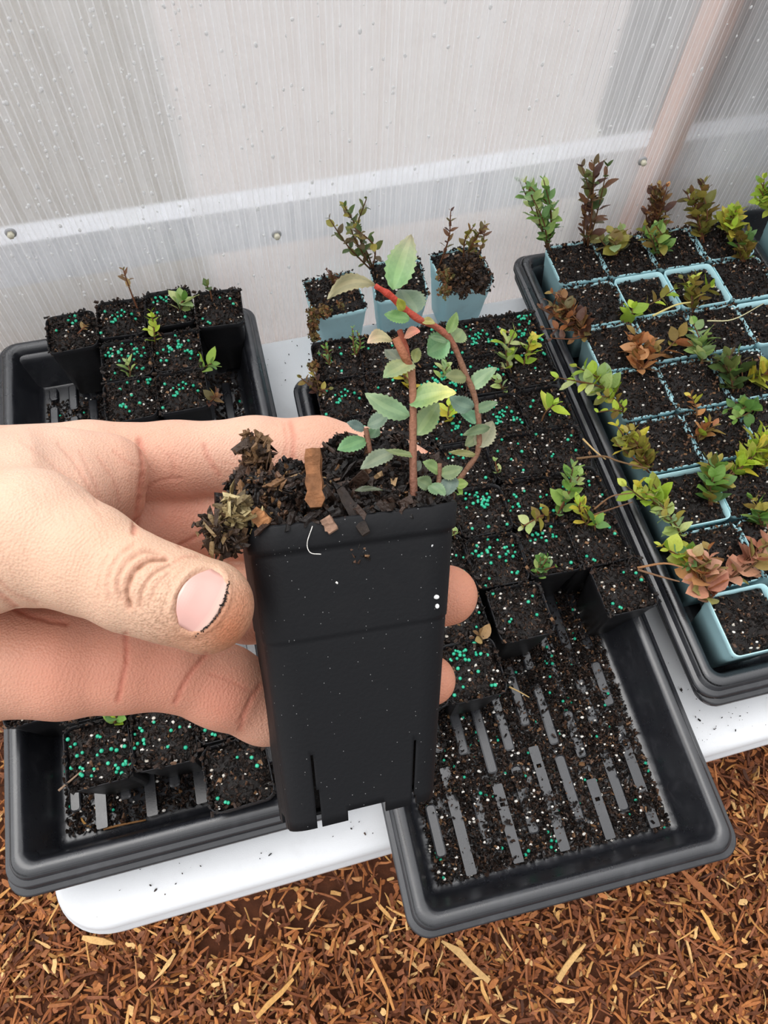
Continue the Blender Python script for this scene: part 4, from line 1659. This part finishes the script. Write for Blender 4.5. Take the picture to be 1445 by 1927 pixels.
# (path, half width px, depth mm, redness, dirt, max distance from lens mm)
CREASE = [([(228, 1128), (220, 1098), (236, 1060), (272, 1036), (300, 1040)], 6, 1.2, .3, .25, 186),
          ([(243, 1142), (238, 1112), (252, 1076), (282, 1053), (312, 1050)], 7, 1.9, .6, .85, 186),
          ([(262, 1140), (268, 1108), (290, 1078), (318, 1062)], 5, 1.1, .35, .6, 186),
          ([(205, 1132), (202, 1090), (222, 1048), (252, 1024)], 6, .8, .2, .1, 186),
          ([(186, 1125), (188, 1080), (205, 1045)], 5, .5, .15, 0, 190),
          ([(283, 1128), (296, 1098), (318, 1078)], 4, .6, .25, .35, 186),
          ([(322, 1062), (345, 1048), (372, 1048)], 4, .15, .4, .1, 186),
          ([(262, 828), (270, 870), (266, 915), (259, 965), (252, 1000)], 7, 1.3, .9, 0, 300),
          ([(384, 838), (392, 862), (412, 893)], 6, .55, .6, 0, 300),
          ([(320, 858), (328, 880), (322, 900)], 5, .3, .3, 0, 300),
          ([(546, 796), (552, 822), (550, 870)], 6, .5, .7, 0, 300),
          ([(534, 798), (540, 830), (536, 860)], 5, .3, .4, 0, 300),
          ([(340, 1026), (366, 1012), (392, 998), (428, 980)], 6, .9, .8, 0, 300),
          ([(270, 925), (300, 905), (340, 900)], 5, .4, .4, 0, 300),
          ([(236, 1195), (238, 1240), (230, 1280), (222, 1318)], 6, .9, 1.0, 0, 300),
          ([(388, 1232), (362, 1262), (342, 1295), (330, 1322)], 6, .9, .9, 0, 300),
          ([(489, 1290), (472, 1318), (460, 1345), (452, 1372)], 6, .7, .8, 0, 300),
          ([(476, 1300), (464, 1330), (446, 1362)], 4, .4, .5, 0, 300),
          ([(395, 1268), (430, 1280), (468, 1300)], 4, .25, .4, 0, 300),
          ([(0, 1120), (40, 1150), (90, 1166), (125, 1172)], 7, 1.1, .7, 0, 240),
          ([(0, 1095), (25, 1118), (70, 1135)], 5, .5, .4, 0, 240),
          ([(110, 835), (140, 870), (170, 920), (185, 950)], 5, .35, .3, 0, 230),
          ([(150, 850), (172, 895), (190, 938)], 4, .25, .3, 0, 230),
          ([(40, 830), (95, 870), (150, 925), (188, 968)], 5, .25, .2, 0, 230),
          ([(185, 860), (215, 905), (225, 945)], 4, .35, .3, 0, 240),
          ([(215, 850), (240, 870), (262, 878)], 4, .3, .3, 0, 240)]
rs = np.random.default_rng(3)
for i in range(34):                                             # fine lines over the thumb base
    x0, y0 = rs.uniform(-20, 200), rs.uniform(900, 1120)
    a = rs.uniform(.9, 1.5)
    L = rs.uniform(25, 70)
    CREASE.append(([(x0, y0), (x0 + math.cos(a) * L * .5 + rs.uniform(-4, 4), y0 + math.sin(a) * L * .5), (x0 + math.cos(a) * L, y0 + math.sin(a) * L)], 3, .10, .08, 0, 196))
for i in range(26):
    x0, y0 = rs.uniform(270, 470), rs.uniform(820, 980)
    a = rs.uniform(-.2, .9)
    L = rs.uniform(15, 40)
    CREASE.append(([(x0, y0), (x0 + math.cos(a) * L, y0 + math.sin(a) * L)], 3, .12, .15, .05, 300))
red = np.zeros(nv)
dirt = np.zeros(nv)
disp = np.zeros(nv)
dd_lens = hv[:, 2]
for pts, wpx, dep, rd, dt, dmax in CREASE:
    pts = sp2(pts) if len(pts) > 2 else pts
    d_ = pl_dist(pts)
    wpx = wpx * .62
    g = np.exp(-(d_ / wpx) ** 2) * (face > .05) * (dd_lens < dmax)
    lip = np.exp(-((d_ - wpx * 2.2) / (wpx * 1.3)) ** 2) * (face > .05) * (dd_lens < dmax)
    fade = .55 + .45 * np.sin(PX[:, 0] * .13 + PX[:, 1] * .09) * np.cos(PX[:, 1] * .21 - PX[:, 0] * .05)
    soft = np.exp(-(d_ / (wpx * 3.2)) ** 2) * (face > .05) * (dd_lens < dmax)
    disp += (-dep * .42 * g * fade + dep * .10 * lip) - dep * .22 * soft
    red = np.maximum(red, rd * np.exp(-(d_ / (wpx * 1.6)) ** 2) * (face > .05) * (dd_lens < dmax))
    dirt = np.maximum(dirt, dt * np.exp(-(d_ / (wpx * .9)) ** 2) * (face > .05) * (dd_lens < dmax))
# nail bed: a flattened seat
NC_ = np.array([376., 1129.])
ang = math.radians(30)
ex, ey = np.array([math.cos(ang), math.sin(ang)]), np.array([-math.sin(ang), math.cos(ang)])
qn = PX - NC_
na, nb = qn @ ex, qn @ ey
en = np.sqrt((na / 44) ** 2 + (nb / 62) ** 2)
thumbm = (dd_lens < 190) & (PX[:, 0] > 150)
disp += np.where(thumbm & (face > 0), .45 * np.exp(-((en - 1.12) / .13) ** 2) - .35 * (en < 1.0), 0)
hv2 = hv + nrm * disp[:, None]


def blob(x_, y_, r_):
    return np.exp(-(((PX[:, 0] - x_) ** 2 + (PX[:, 1] - y_) ** 2) / r_ ** 2))


palmc = np.array(lin((209, 158, 134)))
dorsc = np.array(lin((210, 171, 145)))
redc = np.array(lin((204, 122, 98)))
dirtc = np.array(lin((120, 84, 56)))
tm = np.clip((198 - dd_lens) / 14, 0, 1)[:, None]
colv = palmc * (1 - tm) + dorsc * tm
up_ = np.clip(.8 * blob(80, 840, 150) + .5 * blob(420, 810, 110), 0, .8)[:, None]
colv = colv * (1 - up_) + np.array(lin((222, 184, 162))) * up_
pk = np.clip(.55 * blob(330, 960, 90) + .5 * blob(300, 1270, 130) + .4 * blob(100, 1260, 120) + .5 * blob(430, 1320, 60), 0, .6)[:, None] * (1 - tm)
colv = colv * (1 - pk) + redc * pk
tipr = np.clip(.85 * blob(432, 1192, 58) + .40 * blob(458, 1125, 40) + .35 * blob(340, 1210, 50), 0, .85)[:, None] * tm
colv = colv * (1 - tipr) + np.array(lin((186, 112, 76))) * tipr
fin = ((dd_lens > 240) & (PX[:, 0] > 800))[:, None] * .75
colv = colv * (1 - fin) + np.array(lin((206, 136, 108))) * fin
colv = colv * (1 - .65 * red[:, None]) + np.array(lin((186, 104, 84))) * .65 * red[:, None]
spk = rs.random(nv)
dz = np.clip(.4 * blob(455, 1150, 45) + .55 * blob(300, 1180, 60) + .5 * blob(400, 1215, 50) + .35 * blob(455, 1090, 40) + .3 * blob(290, 1090, 50), 0, .6)
dirt = np.maximum(dirt, dz * (spk > .70) * tm[:, 0])
dirt = np.maximum(dirt, .35 * ((spk > .992) & (PX[:, 0] > 200)))
colv = colv * (1 - .8 * dirt[:, None]) + dirtc * .8 * dirt[:, None]

k = NT('skin')
va = k.n('ShaderNodeVertexColor', layer_name='Col')
tcx = k.n('ShaderNodeTexCoord')
n1 = k.n('ShaderNodeTexNoise', Scale=90.0, Detail=5.0, Roughness=.6)
k.l(tcx.outputs['Object'], n1.inputs['Vector'])
mr1 = k.n('ShaderNodeMapRange')
mr1.inputs['To Min'].default_value = .90
mr1.inputs['To Max'].default_value = 1.10
k.l(n1.outputs['Fac'], mr1.inputs['Value'])
sc_ = k.n('ShaderNodeVectorMath', operation='SCALE')
k.l(va.outputs['Color'], sc_.inputs[0])
k.l(mr1.outputs[0], sc_.inputs['Scale'])
k.l(sc_.outputs[0], k.b.inputs['Base Color'])
k.b.inputs['Roughness'].default_value = .48
k.b.inputs['Specular IOR Level'].default_value = .35
k.b.inputs['Subsurface Weight'].default_value = .18
k.b.inputs['Subsurface Radius'].default_value = (1.0, .35, .2)
k.b.inputs['Subsurface Scale'].default_value = .0025
vo = k.n('ShaderNodeTexVoronoi', Scale=1500.0)
k.l(tcx.outputs['Object'], vo.inputs['Vector'])
b1 = k.n('ShaderNodeBump', Strength=.5, Distance=.0003)
k.l(vo.outputs['Distance'], b1.inputs['Height'])
mpw = k.n('ShaderNodeMapping')
mpw.inputs['Rotation'].default_value = (.4, .3, .9)
wv = k.n('ShaderNodeTexWave', Scale=420.0, Distortion=5.0)
wv.inputs['Detail'].default_value = 2.0
wv.inputs['Detail Scale'].default_value = .6
k.l(tcx.outputs['Object'], mpw.inputs[0])
k.l(mpw.outputs[0], wv.inputs['Vector'])
b2 = k.n('ShaderNodeBump', Strength=.15, Distance=.0003)
k.l(wv.outputs['Fac'], b2.inputs['Height'])
k.l(b1.outputs[0], b2.inputs['Normal'])
k.l(b2.outputs[0], k.b.inputs['Normal'])
MAT_SKIN = k.m

hw_ = cam2world(hv2)
horg = hw_.mean(0)
me = bpy.data.meshes.new('hand')
me.from_pydata((hw_ - horg).tolist(), [], hf.tolist())
me.polygons.foreach_set('use_smooth', np.ones(len(hf), bool))
ca = me.color_attributes.new('Col', 'FLOAT_COLOR', 'POINT')
ca.data.foreach_set('color', np.concatenate([colv, np.ones((nv, 1))], 1).astype(np.float32).ravel())
me.materials.append(MAT_SKIN)
me.update()
hand = bpy.data.objects.new('person', me)
COL.objects.link(hand)
hand.location = horg
tag(hand, "person's bare left hand, thumb soil-stained, gripping the raised black pot from the left", 'person')

# thumb nail: a curved plate on the seat
good = np.where(thumbm & (face > .15) & (en < 1.3))[0]
gp, gd, gn = np.stack([na[good], nb[good]], 1), hv[good], nrm[good]


def nail_pt(a, b, lift):
    w_ = np.exp(-((gp[:, 0] - a) ** 2 + (gp[:, 1] - b) ** 2) / 9.0 ** 2)
    w_ /= w_.sum()
    return (gd * w_[:, None]).sum(0) + (gn * w_[:, None]).sum(0) * lift


nlv, nlf, nlc = [], [], []
NA, NB = 16, 18
for i in range(NA + 1):
    s_ = -1 + 2 * i / NA                       # root (-) to free edge (+)
    for j in range(NB + 1):
        q = -1 + 2 * j / NB
        wid = 60 * (1 - .38 * max(0, -s_ - .35) ** 1.2 * 1.5)
        a_ = 50 * s_ - 10 * q * q * (1 if s_ < 0 else -.4) * -1
        a_ = 41 * s_ + (13 * q * q if s_ < 0 else -14 * q * q) * abs(s_)
        b_ = wid * q
        nlv.append(nail_pt(a_, b_, .12 + .30 * (1 - q * q) + .12 * (s_ > .8)))
nlv = cam2world(np.array(nlv)) - horg
m = MB()
for i in range(NA):
    for j in range(NB):
        cc = mixc(lin((216, 168, 158)), lin((214, 186, 170)), max(0, (i - NA + 4) / 4)) if i > NA - 4 else mixc(lin((226, 186, 176)), lin((216, 168, 158)), min(1, math.hypot(i / 5, (j - NB / 2) / 6)))
        nlf.append(([i * (NB + 1) + j, i * (NB + 1) + j + 1, (i + 1) * (NB + 1) + j + 1, (i + 1) * (NB + 1) + j], cc))
m.v.append(nlv)
m.n = len(nlv)
for q, cc in nlf:
    m.f.append(q)
    m.c.append(cc)
    m.m.append(0)
    m.sm.append(True)
MAT_NAIL = attr_mat('nail_plate', .28, .45, .04, 200., .05)
nl = m.build('thumbnail', MAT_NAIL, hand)
sl_ = nl.modifiers.new('thickness', 'SOLIDIFY')
sl_.thickness = .0004
nl['label'] = 'thumbnail with soil packed under its free edge'
m = MB()
edge = [nlv[NA * (NB + 1) + j] for j in range(0, NB + 1)]
for i in range(110):
    j = rnd.uniform(0, NB - .01)
    p_ = edge[int(j)] + (edge[int(j) + 1] - edge[int(j)]) * (j - int(j))
    L = rnd.uniform(.0003, .0010)
    flake(m, p_ + rng.normal(size=3) * .00012, (L, L * .22, L * .2), rot3(), rnd.choice(SOILC))
m.build('nail_dirt', MAT_SOIL, nl)
